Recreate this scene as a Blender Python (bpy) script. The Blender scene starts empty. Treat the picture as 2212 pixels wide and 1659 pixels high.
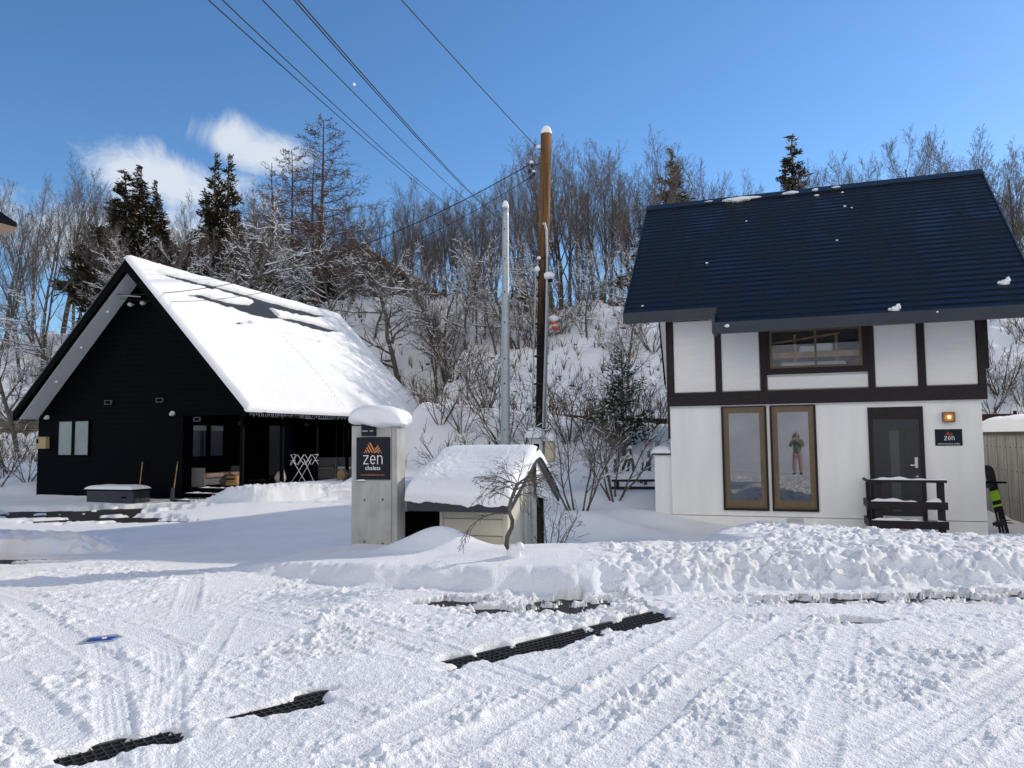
import bpy, bmesh, math, random
import numpy as np
from mathutils import Vector, Matrix
random.seed(7); rng = np.random.default_rng(11)
S = bpy.context.scene
COL = S.collection

# ------------------------------------------------------------------ camera, world, sun
F, PITCH, ROLL, CAMZ = 1657.8, 0.0704739, -0.0106894, 1.65
YR, YL = 0.343780, 0.332678            # yaw of the two houses
cp, sp, cr, sr = math.cos(PITCH), math.sin(PITCH), math.cos(ROLL), math.sin(ROLL)
cam_d = bpy.data.cameras.new('camera'); cam = bpy.data.objects.new('camera', cam_d); COL.objects.link(cam)
cam_d.sensor_width = 36; cam_d.lens = 36 * F / 2212; cam_d.clip_end = 3000; cam_d.clip_start = 0.05
right = Vector((cr, -sr * sp, sr * cp)); up = Vector((-sr, -cr * sp, cr * cp)); fwd = Vector((0, cp, sp))
M = Matrix.Identity(4)
for i in range(3):
    M[i][0] = right[i]; M[i][1] = up[i]; M[i][2] = -fwd[i]; M[i][3] = (0, 0, CAMZ)[i]
cam.matrix_world = M
S.camera = cam

def ray(x, y):
    u, v = x - 1106, 830 - y
    u2, v2 = cr * u - sr * v, sr * u + cr * v
    return Vector((u2, F * cp - v2 * sp, F * sp + v2 * cp)) / F
def at_depth(x, y, Y):
    d = ray(x, y); return d * (Y / d.y) + Vector((0, 0, CAMZ))
def at_z(x, y, z):
    d = ray(x, y); return d * ((z - CAMZ) / d.z) + Vector((0, 0, CAMZ))

SUN_AZ, SUN_EL = math.radians(62), math.radians(25.5)
sun_dir = Vector((math.sin(SUN_AZ) * math.cos(SUN_EL), math.cos(SUN_AZ) * math.cos(SUN_EL), math.sin(SUN_EL)))
sd = bpy.data.lights.new('sun', 'SUN'); sun = bpy.data.objects.new('sun', sd); COL.objects.link(sun)
sd.energy = 2.95; sd.angle = math.radians(0.55); sd.color = (1, 0.90, 0.75)
sun.rotation_euler = sun_dir.to_track_quat('Z', 'Y').to_euler(); sun.location = (30, 20, 40)

W = bpy.data.worlds.new('World'); S.world = W; W.use_nodes = True
nt = W.node_tree; nt.nodes.clear()
def N(nt, t, **k):
    n = nt.nodes.new(t)
    for a, b in k.items():
        if a in n.inputs.keys() if isinstance(a, str) else False: n.inputs[a].default_value = b
        else: setattr(n, a, b)
    return n
sky = nt.nodes.new('ShaderNodeTexSky'); sky.sky_type = 'NISHITA'; sky.sun_disc = False
sky.sun_elevation = SUN_EL; sky.sun_rotation = SUN_AZ; sky.air_density = 1.0; sky.dust_density = 0.3; sky.ozone_density = 4.0; sky.altitude = 700
bg = nt.nodes.new('ShaderNodeBackground'); bg.inputs[1].default_value = 0.15
outw = nt.nodes.new('ShaderNodeOutputWorld')
L = nt.links.new
tc = nt.nodes.new('ShaderNodeTexCoord')
# drifting clouds low over the trees, described by sky direction
def cloud_spot(px, py, rx, ry):
    d = ray(px, py).normalized()
    mp = nt.nodes.new('ShaderNodeMapping'); mp.vector_type = 'TEXTURE'
    mp.inputs['Location'].default_value = d; mp.inputs['Scale'].default_value = (rx, 1.0, ry)
    L(tc.outputs['Generated'], mp.inputs['Vector'])
    ln = nt.nodes.new('ShaderNodeVectorMath'); ln.operation = 'LENGTH'; L(mp.outputs[0], ln.inputs[0])
    mr = nt.nodes.new('ShaderNodeMapRange'); mr.inputs['From Min'].default_value = 1.0; mr.inputs['From Max'].default_value = 0.2
    L(ln.outputs['Value'], mr.inputs['Value']); return mr.outputs[0]
ns = nt.nodes.new('ShaderNodeTexNoise'); ns.inputs['Scale'].default_value = 11; ns.inputs['Detail'].default_value = 12; ns.inputs['Roughness'].default_value = 0.62; ns.inputs['Distortion'].default_value = .8
L(tc.outputs['Generated'], ns.inputs['Vector'])
acc = None
for args in ((300, 385, .085, .050), (395, 400, .12, .045), (500, 300, .065, .038), (560, 330, .085, .036), (330, 520, .26, .055)):
    o = cloud_spot(*args)
    if args[0] in (870, 150):
        q = nt.nodes.new('ShaderNodeMath'); q.operation = 'MULTIPLY'; L(o, q.inputs[0]); q.inputs[1].default_value = .38; o = q.outputs[0]
    if acc is None: acc = o
    else:
        mx = nt.nodes.new('ShaderNodeMath'); mx.operation = 'MAXIMUM'; L(acc, mx.inputs[0]); L(o, mx.inputs[1]); acc = mx.outputs[0]
a1 = nt.nodes.new('ShaderNodeMath'); a1.operation = 'MULTIPLY_ADD'; L(ns.outputs[0], a1.inputs[0]); a1.inputs[1].default_value = 2.2; L(acc, a1.inputs[2])
mr = nt.nodes.new('ShaderNodeMapRange'); mr.interpolation_type = 'SMOOTHSTEP'
mr.inputs['From Min'].default_value = 1.28; mr.inputs['From Max'].default_value = 2.15; mr.inputs['To Max'].default_value = .85
L(a1.outputs[0], mr.inputs['Value'])
mk = nt.nodes.new('ShaderNodeMath'); mk.operation = 'MULTIPLY'; L(mr.outputs[0], mk.inputs[0])
gt = nt.nodes.new('ShaderNodeMapRange'); gt.inputs['From Max'].default_value = .12; L(acc, gt.inputs['Value']); L(gt.outputs[0], mk.inputs[1])
mix = nt.nodes.new('ShaderNodeMixRGB'); mix.inputs['Color2'].default_value = (4.6, 4.9, 5.3, 1)
hs = nt.nodes.new('ShaderNodeHueSaturation'); hs.inputs['Saturation'].default_value = 1.12; L(sky.outputs[0], hs.inputs['Color'])
# unseen white cloud bank added behind the photographer to fill the shaded sides
sep = nt.nodes.new('ShaderNodeSeparateXYZ'); L(tc.outputs['Generated'], sep.inputs[0])
cb_ = nt.nodes.new('ShaderNodeMapRange'); cb_.interpolation_type = 'SMOOTHSTEP'; cb_.inputs['From Min'].default_value = -.15; cb_.inputs['From Max'].default_value = -.62; L(sep.outputs['Y'], cb_.inputs['Value'])
nb_ = nt.nodes.new('ShaderNodeTexNoise'); nb_.inputs['Scale'].default_value = 3; nb_.inputs['Detail'].default_value = 8; L(tc.outputs['Generated'], nb_.inputs['Vector'])
nr_ = nt.nodes.new('ShaderNodeMapRange'); nr_.inputs['From Min'].default_value = .30; nr_.inputs['From Max'].default_value = .48; L(nb_.outputs[0], nr_.inputs['Value'])
mb2 = nt.nodes.new('ShaderNodeMath'); mb2.operation = 'MULTIPLY'; L(cb_.outputs[0], mb2.inputs[0]); L(nr_.outputs[0], mb2.inputs[1])
mixb = nt.nodes.new('ShaderNodeMixRGB'); mixb.inputs['Color2'].default_value = (8.0, 7.7, 7.4, 1); L(mb2.outputs[0], mixb.inputs['Fac']); L(hs.outputs[0], mixb.inputs['Color1'])
L(mk.outputs[0], mix.inputs['Fac']); L(mixb.outputs[0], mix.inputs['Color1']); L(mix.outputs[0], bg.inputs[0]); L(bg.outputs[0], outw.inputs[0])
S.view_settings.view_transform = 'Standard'; S.view_settings.look = 'None'; S.view_settings.gamma = 1
S.view_settings.exposure = 0.2
S.cycles.max_bounces = 8; S.cycles.diffuse_bounces = 4; S.cycles.use_denoising = True

# ------------------------------------------------------------------ frames of the two houses
nR = Vector((math.sin(YR), math.cos(YR), 0)); eR = Vector((math.cos(YR), -math.sin(YR), 0))
nL = Vector((math.sin(YL), math.cos(YL), 0)); eL = Vector((math.cos(YL), -math.sin(YL), 0))
def WR(a, D, z): return eR * a + nR * D + Vector((0, 0, z))
def WL(a, D, z): return eL * a + nL * D + Vector((0, 0, z))

# ------------------------------------------------------------------ materials
def mat(name, col, rough=.6, spec=.5, metal=0, var=0, vscale=3, bump=0, bscale=20, col2=None, stretch=None, coat=0, detail=5, ior=None, emit=None):
    m = bpy.data.materials.new(name); m.use_nodes = True; t = m.node_tree; b = t.nodes['Principled BSDF']
    b.inputs['Base Color'].default_value = (*col, 1); b.inputs['Roughness'].default_value = rough
    b.inputs['Specular IOR Level'].default_value = spec; b.inputs['Metallic'].default_value = metal
    if coat: b.inputs['Coat Weight'].default_value = coat
    if ior: b.inputs['IOR'].default_value = ior
    if emit: b.inputs['Emission Color'].default_value = (*emit[0], 1); b.inputs['Emission Strength'].default_value = emit[1]
    c = t.nodes.new('ShaderNodeTexCoord'); mp = t.nodes.new('ShaderNodeMapping')
    t.links.new(c.outputs['Object'], mp.inputs[0])
    if stretch: mp.inputs['Scale'].default_value = stretch
    if var or col2:
        n = t.nodes.new('ShaderNodeTexNoise'); n.inputs['Scale'].default_value = vscale; n.inputs['Detail'].default_value = detail
        t.links.new(mp.outputs[0], n.inputs[0])
        r = t.nodes.new('ShaderNodeValToRGB'); t.links.new(n.outputs[0], r.inputs[0])
        r.color_ramp.elements[0].position = .35; r.color_ramp.elements[1].position = .66
        c2 = col2 or tuple(x * (1 - var) for x in col)
        r.color_ramp.elements[0].color = (*c2, 1); r.color_ramp.elements[1].color = (*col, 1)
        t.links.new(r.outputs[0], b.inputs['Base Color'])
    if bump:
        n = t.nodes.new('ShaderNodeTexNoise'); n.inputs['Scale'].default_value = bscale; n.inputs['Detail'].default_value = 6
        t.links.new(mp.outputs[0], n.inputs[0])
        bp = t.nodes.new('ShaderNodeBump'); bp.inputs['Strength'].default_value = bump; bp.inputs['Distance'].default_value = .02
        t.links.new(n.outputs[0], bp.inputs['Height']); t.links.new(bp.outputs[0], b.inputs['Normal'])
    return m
MT = dict(
    snow=mat('snow', (.86, .875, .90), .75, .25, bump=.9, bscale=70),
    snow_soft=mat('snow_soft', (.80, .81, .825), .7, .25, bump=.5, bscale=45),
    snow_branch=mat('snow_branch', (.80, .82, .85), .8, .2),
    asphalt=mat('asphalt', (.028, .024, .02), .6, .3, var=.6, vscale=14, bump=.8, bscale=60),
    white_wall=mat('white_wall', (.85, .835, .80), .75, .3, col2=(.79, .775, .745), vscale=1.4, bump=.12, bscale=60, stretch=(2.2, 2.2, .4), detail=9),
    white_panel=mat('white_panel', (.84, .825, .785), .7, .3, var=.05, vscale=1.5, bump=.15, bscale=25, stretch=(1, 1, 12)),
    timber=mat('dark_timber', (.022, .014, .016), .6, .3, var=.4, vscale=6, bump=.2, bscale=30, stretch=(1, 1, 8)),
    navy_metal=mat('navy_metal', (.008, .017, .036), .5, .14, bump=0),
    fascia=mat('fascia_metal', (.012, .02, .032), .4, .5, var=.3, vscale=2),
    bronze=mat('bronze_frame', (.16, .105, .055), .45, .4, var=.15, vscale=8),
    door=mat('door_grey', (.030, .030, .034), .5, .4, bump=.1, bscale=20),
    steel=mat('steel', (.55, .55, .54), .3, .5, metal=1),
    galv=mat('galvanised', (.42, .45, .46), .5, .5, metal=.5, var=.3, vscale=9, stretch=(1, 1, 6), bump=.1),
    concrete=mat('concrete', (.45, .45, .435), .85, .2, col2=(.33, .325, .31), vscale=3.2, bump=.35, bscale=35, stretch=(1.5, 1.5, .7), detail=8),
    concrete_dark=mat('concrete_dark', (.14, .13, .12), .85, .2, var=.4, vscale=5),
    black_siding=mat('black_siding', (.0006, .0009, .0022), .6, .05, bump=.05),
    black=mat('black', (.001, .001, .0015), .6, .05),
    soffit=mat('soffit_white', (.55, .58, .60), .7, .3),
    grey_siding=mat('grey_siding', (.10, .11, .12), .7, .3, var=.2),
    dark_roof=mat('dark_corrugated', (.035, .04, .048), .5, .4),
    cream=mat('cream_siding', (.56, .53, .43), .65, .3, var=.08, vscale=3),
    hut_trim=mat('hut_trim', (.016, .018, .026), .4, .5),
    pole=mat('weathered_pole', (.24, .12, .05), .85, .2, col2=(.085, .045, .02), vscale=3, bump=.8, bscale=14, stretch=(4, 4, .25), detail=8),
    pole_dark=mat('pole_dark', (.016, .009, .007), .8, .2, bump=.5, bscale=14, stretch=(4, 4, .25)),
    bark=mat('bark', (.15, .13, .112), .9, .15, var=.55, vscale=6, stretch=(2, 2, .5)),
    bark_pale=mat('bark_pale', (.15, .12, .095), .9, .15, var=.5, vscale=6),
    larch=mat('larch_bark', (.12, .075, .05), .9, .15, var=.4, vscale=6),
    twig=mat('twig', (.135, .115, .10), .9, .15),
    cedar=mat('cedar_needles', (.022, .032, .015), .8, .2, col2=(.055, .032, .016), vscale=.6),
    yew=mat('yew_needles', (.035, .06, .02), .8, .2, col2=(.015, .03, .012), vscale=2),
    glass_dark=mat('window_glass', (.02, .023, .022), .02, .5, ior=2.8),
    glass_l=mat('window_glass_blind', (.22, .26, .25), .25, .6, var=.15, vscale=2),
    glass_blue=mat('porch_glass', (.008, .014, .028), .08, .7),
    grate=mat('grate_iron', (.035, .036, .038), .5, .5, metal=.3, bump=.2),
    sign_navy=mat('sign_navy', (.004, .007, .015), .45, .25),
    white=mat('white_paint', (.85, .85, .85), .5, .4),
    orange=mat('orange_paint', (.62, .24, .08), .5, .4),
    orange_d=mat('orange_dim', (.42, .16, .05), .5, .4),
    red=mat('red_paint', (.55, .06, .03), .45, .5),
    black_rubber=mat('black_rubber', (.01, .01, .01), .6, .4),
    wood_lt=mat('light_wood', (.45, .28, .13), .7, .3, var=.4, vscale=6),
    card=mat('cardboard', (.48, .30, .14), .85, .2, var=.1),
    sofa=mat('sofa_cushion', (.22, .16, .145), .9, .1, var=.1),
    sofa_grey=mat('sofa_grey', (.12, .12, .12), .9, .1),
    blue=mat('blue_plastic', (.02, .07, .32), .35, .5),
    pale_plastic=mat('pale_plastic', (.32, .36, .44), .3, .5),
    lime=mat('lime_vinyl', (.45, .85, .05), .5, .4),
    beige=mat('beige_box', (.36, .28, .14), .6, .3),
    beige_lt=mat('beige_light', (.55, .48, .34), .6, .3),
    grey_box=mat('grey_box', (.55, .56, .55), .6, .3),
    dk_box=mat('dark_box', (.035, .038, .045), .5, .4),
    peach=mat('peach_soffit', (.50, .34, .24), .7, .3),
    rock=mat('stone_block', (.20, .18, .14), .95, .1, col2=(.06, .055, .045), vscale=1.6, bump=1, bscale=8, stretch=(1, 1, 3), detail=8),
    rail_rust=mat('rail_rust', (.035, .016, .013), .8, .2),
    hillwall=mat('hill_building_wall', (.085, .08, .078), .8, .2, var=.3, vscale=.6),
    hillroof=mat('hill_building_roof', (.17, .09, .05), .7, .3),
    brush=mat('dry_brush', (.10, .075, .05), .9, .1),
    linen=mat('linen', (.7, .72, .75), .9, .1),
    bulb=mat('bulb', (1, .7, .4), .5, .3, emit=((1, .55, .2), 14)),
    amber=mat('amber_glass', (.45, .22, .07), .3, .6),
    ice=mat('ice', (.6, .65, .7), .1, .6),
    terracotta=mat('log_end', (.55, .36, .17), .8, .2, var=.3, vscale=12),
)
# a wet streaky sheen on the blue roof
t = MT['navy_metal'].node_tree; b = t.nodes['Principled BSDF']
c_ = t.nodes.new('ShaderNodeTexCoord'); m_ = t.nodes.new('ShaderNodeMapping'); m_.inputs['Scale'].default_value = (1.1, .25, .35)
n_ = t.nodes.new('ShaderNodeTexNoise'); n_.inputs['Scale'].default_value = 1.6; n_.inputs['Detail'].default_value = 7; n_.inputs['Distortion'].default_value = .6
r_ = t.nodes.new('ShaderNodeMapRange'); r_.inputs['From Min'].default_value = .35; r_.inputs['From Max'].default_value = .7; r_.inputs['To Min'].default_value = .28; r_.inputs['To Max'].default_value = .6
t.links.new(c_.outputs['Object'], m_.inputs[0]); t.links.new(m_.outputs[0], n_.inputs[0]); t.links.new(n_.outputs[0], r_.inputs[0]); t.links.new(r_.outputs[0], b.inputs['Roughness'])
cr_ = t.nodes.new('ShaderNodeValToRGB'); cr_.color_ramp.elements[0].position = .38; cr_.color_ramp.elements[1].position = .62
cr_.color_ramp.elements[0].color = (.002, .005, .015, 1); cr_.color_ramp.elements[1].color = (.009, .013, .020, 1)
t.links.new(n_.outputs[0], cr_.inputs[0]); t.links.new(cr_.outputs[0], b.inputs['Base Color'])
t = MT['pole'].node_tree; b = t.nodes['Principled BSDF']; src = b.inputs['Base Color'].links[0].from_socket  # shade on the lower pole painted into its colour, upper edge broken by noise
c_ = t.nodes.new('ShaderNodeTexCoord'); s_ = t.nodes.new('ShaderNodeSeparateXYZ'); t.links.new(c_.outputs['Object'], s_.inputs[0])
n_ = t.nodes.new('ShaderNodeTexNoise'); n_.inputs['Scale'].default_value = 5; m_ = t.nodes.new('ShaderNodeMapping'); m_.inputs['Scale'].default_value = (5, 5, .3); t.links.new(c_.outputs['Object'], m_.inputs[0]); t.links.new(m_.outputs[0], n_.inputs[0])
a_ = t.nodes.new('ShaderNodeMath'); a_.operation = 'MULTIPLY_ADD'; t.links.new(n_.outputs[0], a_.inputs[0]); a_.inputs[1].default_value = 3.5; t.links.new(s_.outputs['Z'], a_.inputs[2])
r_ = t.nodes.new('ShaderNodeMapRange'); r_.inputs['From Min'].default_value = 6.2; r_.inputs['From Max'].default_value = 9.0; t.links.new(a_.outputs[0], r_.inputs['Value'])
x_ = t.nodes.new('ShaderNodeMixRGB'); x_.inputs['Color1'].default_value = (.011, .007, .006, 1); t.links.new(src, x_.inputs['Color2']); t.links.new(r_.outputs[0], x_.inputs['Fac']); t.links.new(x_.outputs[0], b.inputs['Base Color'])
# see-through window glass for the bunk room
gm = bpy.data.materials.new('clear_glass'); gm.use_nodes = True; t = gm.node_tree; t.nodes.clear()
o_ = t.nodes.new('ShaderNodeOutputMaterial'); mx_ = t.nodes.new('ShaderNodeMixShader'); fr_ = t.nodes.new('ShaderNodeFresnel'); fr_.inputs[0].default_value = 1.6
tr_ = t.nodes.new('ShaderNodeBsdfTransparent'); gl_ = t.nodes.new('ShaderNodeBsdfGlossy'); gl_.inputs['Roughness'].default_value = .02
t.links.new(fr_.outputs[0], mx_.inputs[0]); t.links.new(tr_.outputs[0], mx_.inputs[1]); t.links.new(gl_.outputs[0], mx_.inputs[2]); t.links.new(mx_.outputs[0], o_.inputs[0])
MT['clear_glass'] = gm

# ------------------------------------------------------------------ mesh helpers
class MB:
    def __init__(s): s.v = []; s.f = []; s.m = []
    def add(s, vs, fs, mi=0):
        k = len(s.v); s.v += [tuple(v) for v in vs]; s.f += [tuple(i + k for i in f) for f in fs]; s.m += [mi] * len(fs); return s
    def box(s, x0, x1, y0, y1, z0, z1, mi=0, R=None, c=(0, 0, 0)):
        vs = [Vector((x, y, z)) for z in (z0, z1) for y in (y0, y1) for x in (x0, x1)]
        if R is not None: vs = [R @ v + Vector(c) for v in vs]
        return s.add(vs, [(0, 2, 3, 1), (4, 5, 7, 6), (0, 1, 5, 4), (2, 6, 7, 3), (0, 4, 6, 2), (1, 3, 7, 5)], mi)
    def bbox(s, x0, x1, y0, y1, z0, z1, bv=.01, mi=0, R=None, c=(0, 0, 0)):
        bm = bmesh.new(); bmesh.ops.create_cube(bm, size=1)
        for v in bm.verts: v.co = Vector(((x0 + x1) / 2 + v.co.x * (x1 - x0), (y0 + y1) / 2 + v.co.y * (y1 - y0), (z0 + z1) / 2 + v.co.z * (z1 - z0)))
        bmesh.ops.bevel(bm, geom=bm.edges[:], offset=bv, segments=2, profile=.5, affect='EDGES')
        bm.verts.index_update(); vs = [v.co.copy() for v in bm.verts]
        if R is not None: vs = [R @ v + Vector(c) for v in vs]
        s.add(vs, [tuple(v.index for v in f.verts) for f in bm.faces], mi); bm.free(); return s
    def prism(s, poly, d, mi=0):
        """poly: list of points (one face), extruded by vector d"""
        n = len(poly); d = Vector(d); vs = [Vector(p) for p in poly] + [Vector(p) + d for p in poly]
        return s.add(vs, [tuple(range(n)), tuple(range(2 * n - 1, n - 1, -1))] + [(i, i + n, (i + 1) % n + n, (i + 1) % n) for i in range(n)], mi)
    def tube(s, pts, rad, n=8, mi=0, cap=True):
        pts = [Vector(p) for p in pts]; k = len(pts)
        if not hasattr(rad, '__len__'): rad = [rad] * k
        vs = []; ref = None
        for i, p in enumerate(pts):
            d = (pts[min(i + 1, k - 1)] - pts[max(i - 1, 0)]).normalized()
            if ref is None: ref = Vector((0, 0, 1)) if abs(d.z) < .9 else Vector((1, 0, 0))
            u = d.cross(ref).normalized(); w = u.cross(d)
            for j in range(n):
                a = 2 * math.pi * j / n; vs.append(p + (u * math.cos(a) + w * math.sin(a)) * rad[i])
        fs = [(i * n + j, (i + 1) * n + j, (i + 1) * n + (j + 1) % n, i * n + (j + 1) % n) for i in range(k - 1) for j in range(n)]
        if cap: fs += [tuple(range(n)), tuple(range(k * n - 1, (k - 1) * n - 1, -1))]
        return s.add(vs, fs, mi)
    def build(s, name, mats, parent=None, smooth=False, recalc=True):
        me = bpy.data.meshes.new(name); me.from_pydata(s.v, [], s.f)
        if not isinstance(mats, (list, tuple)): mats = [mats]
        for m in mats: me.materials.append(MT[m] if isinstance(m, str) else m)
        if len(mats) > 1: me.polygons.foreach_set('material_index', s.m)
        if recalc:
            bm = bmesh.new(); bm.from_mesh(me); bmesh.ops.recalc_face_normals(bm, faces=bm.faces); bm.to_mesh(me); bm.free()
        if smooth: me.polygons.foreach_set('use_smooth', [True] * len(me.polygons))
        o = bpy.data.objects.new(name, me); COL.objects.link(o)
        if parent: o.parent = parent
        return o
def tag(o, label=None, cat=None, group=None, kind=None):
    if label: o['label'] = label
    if cat: o['category'] = cat
    if group: o['group'] = group
    if kind: o['kind'] = kind
    return o
def empty(name, loc=(0, 0, 0), rz=0, label=None, cat=None, group=None):
    o = bpy.data.objects.new(name, None); COL.objects.link(o); o.location = loc; o.rotation_euler = (0, 0, rz); o.empty_display_size = .3
    return tag(o, label, cat, group)
def grid_obj(name, P, m, parent=None, smooth=True, mask=None):
    """P: (r,c,3) array of points"""
    r, c = P.shape[:2]; me = bpy.data.meshes.new(name)
    idx = np.arange(r * c).reshape(r, c)
    f = np.stack([idx[:-1, :-1], idx[:-1, 1:], idx[1:, 1:], idx[1:, :-1]], -1).reshape(-1, 4)
    if mask is not None: f = f[mask.reshape(-1)]
    me.vertices.add(r * c); me.vertices.foreach_set('co', P.reshape(-1).astype(np.float32))
    n = len(f); me.loops.add(n * 4); me.loops.foreach_set('vertex_index', f.reshape(-1).astype(np.int32))
    me.polygons.add(n); me.polygons.foreach_set('loop_start', np.arange(0, n * 4, 4, dtype=np.int32))
    me.polygons.foreach_set('use_smooth', np.full(n, smooth)); me.update(calc_edges=True)
    me.materials.append(MT[m] if isinstance(m, str) else m)
    o = bpy.data.objects.new(name, me); COL.objects.link(o)
    if parent: o.parent = parent
    return o

def _hash(i, j, seed):
    h = (i.astype(np.int64) * 374761393 + j.astype(np.int64) * 668265263 + seed * 974634777) & 0xffffffff
    h = ((h ^ (h >> 13)) * 1274126177) & 0xffffffff
    return ((h ^ (h >> 16)) & 0xffff) / 65535.0
def vn(x, y, s, seed=0):
    x = x / s; y = y / s; i = np.floor(x); j = np.floor(y); fx = x - i; fy = y - j
    fx = fx * fx * (3 - 2 * fx); fy = fy * fy * (3 - 2 * fy)
    a = _hash(i, j, seed); b = _hash(i + 1, j, seed); c = _hash(i, j + 1, seed); d = _hash(i + 1, j + 1, seed)
    return (a * (1 - fx) + b * fx) * (1 - fy) + (c * (1 - fx) + d * fx) * fy - .5
def fbm(x, y, s, oct=4, seed=0, g=.5):
    r = 0; a = 1
    for k in range(oct):
        ca, sa = math.cos(.6 * k), math.sin(.6 * k)
        r = r + a * vn(x * ca - y * sa, x * sa + y * ca, s, seed + k * 17); s *= .5; a *= g
    return r
def ss(a, b, x):
    t = np.clip((x - a) / (b - a), 0, 1); return t * t * (3 - 2 * t)
def interp(x, pts):
    return np.interp(x, [p[0] for p in pts], [p[1] for p in pts])

# ------------------------------------------------------------------ terrain
def frame(X, Y):
    return X * eR.x + Y * eR.y, X * nR.x + Y * nR.y
def base_z(X, Y):
    a, D = frame(X, Y)
    z = -.27 * ss(8.5, 14, Y) - .12 * ss(12, 15, D) * ss(-9, -5, a)
    z = z + .25 * ss(18.5, 20.5, D) * ss(-12, -17, a)
    return z
def terrain(X, Y, fine=True):
    a, D = frame(X, Y)
    z0 = base_z(X, Y)
    # garden and hill behind
    k5 = 3.6 * ss(-4.8, -8, a)
    shift = 10.5 * ss(-12.8, -15.5, a)
    rail = np.interp(a, [-16, -13.5, -5.9, -3.9, 20], [3.1, 2.9, 2.22, 2.15, 2.0])
    Dh = D - shift; Dh = np.where(Dh < 26.4, 16 + (Dh - 16 - k5) / (10.4 - k5) * 10.4, Dh)
    g = .6 * ss(16, 21, Dh) + (rail - .3) * ss(20.5, 26.4, Dh) * .999
    g = np.where(a < -24, .9 * ss(17, 30, D) + 0 * g, g) * ss(0, 1, np.abs(a + 24) / 2) + g * (1 - ss(0, 1, np.abs(a + 24) / 2))
    g = g * (1 - ss(2.6, 3.5, a) * ss(31, 26.5, D))
    ridge = np.interp(a, [-60, -30, -16, 20], [10.5, 9.2, 7.7, 7.0])
    s_ = ss(28.0, 40, D)
    s_ = s_ * .6 + .4 * np.clip((D - 28.2) / 11, 0, 1)
    s_ = np.where(D < 28.2, 0, s_)
    lo = np.where(a < -24, 3.2 * ss(30.2, 31.2, D), 0)
    hill = s_ * (ridge - 2.0) + lo * (1 - s_)
    hill = hill + s_ * (fbm(X, Y, 5, 3, 5) * 1.3)
    far = -ss(52, 90, D) * 9
    near_R = ss(3.4, 4.2, a) * ss(20, 30, D)
    z = z0 + g + hill + far * ss(45, 60, D)
    # rise behind the camera so the windows have something to mirror
    z = z + 3.0 * ss(-13, -19, Y) + 15 * ss(-19, -50, Y) + ss(-12, -16, Y) * fbm(X, Y, 5, 4, 77) * 1.6
    smooth_rgn = ss(0, 1, 0 * X)
    # ---- plough bank in front of the pillar, hut and white house
    Yf = interp(X, [(-4.2, 10.3), (-3.1, 9.5), (-2.1, 8.75), (-1.35, 8.45), (-.8, 8.2), (.24, 7.95), (1.05, 7.75), (2.3, 7.92), (5.4, 8.0), (9, 7.9), (16, 7.6)])
    wob = fbm(X, Y * .3, .55, 3, 3) * .22 + fbm(X, Y * .2, .16, 2, 33) * .06 * ss(.2, 1, X)
    d = Y - Yf - wob
    crest = interp(X, [(-3.6, .02), (-2.9, .16), (-2.2, .24), (0, .27), (1, .30), (2.5, .30), (3.3, .40), (4.2, .46), (5.2, .38), (6.3, .29), (8, .27), (12, .30), (18, .3)])
    first = np.minimum(crest, interp(X, [(-4, .05), (-2, .16), (0, .20), (1, .26), (3, .27), (16, .27)]))
    yd = interp(X, [(-3.2, 10.9), (-1, 11.0), (0, 10.4), (1, 9.7), (2.5, 10.0), (3.2, 11.5), (4.2, 12.7), (6, 12.3), (8, 11.7), (16, 11.5)])
    wr = .28 + .12 * ss(0, 2, X)
    B = first * ss(0, 1, d / (wr * 1.6)) + (crest - first) * np.clip(d / np.maximum(yd - Yf, .5), 0, 1)
    drop = ss(0, 2.0, Y - yd)
    leftcut = ss(-3.9, -3.1, X + .25 * fbm(X, Y, .8, 2, 9))
    hutl = ss(-3.0, -2.2, X) + ss(9.8, 9.2, Y)
    B = B * (1 - drop) * np.clip(leftcut, 0, 1)
    onbank = np.clip(ss(.02, .3, d) * (1 - drop) * np.clip(leftcut, 0, 1), 0, 1)
    chunky = onbank * ss(.55, 1.5, X + .25 * vn(X, Y, .7, 8)) * (ss(10.5 , 9.3, Y) + ss(2.7, 3.8, X)).clip(0, 1)
    z = z + B
    # mounds
    def gs(x0, y0, sx, sy, h, r=0):
        c, s = math.cos(r), math.sin(r); u = (X - x0) * c + (Y - y0) * s; v = -(X - x0) * s + (Y - y0) * c
        return h * np.exp(-(u / sx) ** 2 - (v / sy) ** 2)
    p = WR(-4.22, 9.12, 0); z = z + gs(p.x, p.y, .50, .30, .26, -YR)
    p = WR(-4.6, 8.95, 0); z = z + gs(p.x, p.y, .45, .28, .08, -YR)
    z = z + gs(-.1, 9.2, .6, .25, .07)
    z = z + gs(1.3, 15.2, 1.5, .9, .55, -.3) + gs(2.6, 16.8, 1.5, .8, .38, -.5) + gs(.3, 17.5, 1.2, 1.5, .3) + gs(3.2, 18.6, .9, .7, .3) + gs(1.9, 19.5, 1.3, .8, .3)
    z = z + gs(2.2, 13.2, 1.2, .7, .14) + gs(-7, 22, 2.5, 2, .3)
        # banks along the black chalet
    al = X * eL.x + Y * eL.y; Dl = X * nL.x + Y * nL.y
    f1 = interp(al, [(-32, 14.2), (-22, 15.1), (-18.9, 16.0), (-16.5, 16.7), (-14.6, 17.2), (-13.3, 17.5), (-11.7, 19.4), (-10, 21.5)]) + fbm(X, Y, .9, 3, 21) * .35
    h1 = interp(al, [(-32, .30), (-23, .12), (-19.5, .10), (-17.6, .05), (-16.6, .02), (-15.4, .05), (-14.6, .36), (-13.5, .40), (-12, .40), (-10, .2)])
    w1 = ss(0, .55, Dl - f1)
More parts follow.
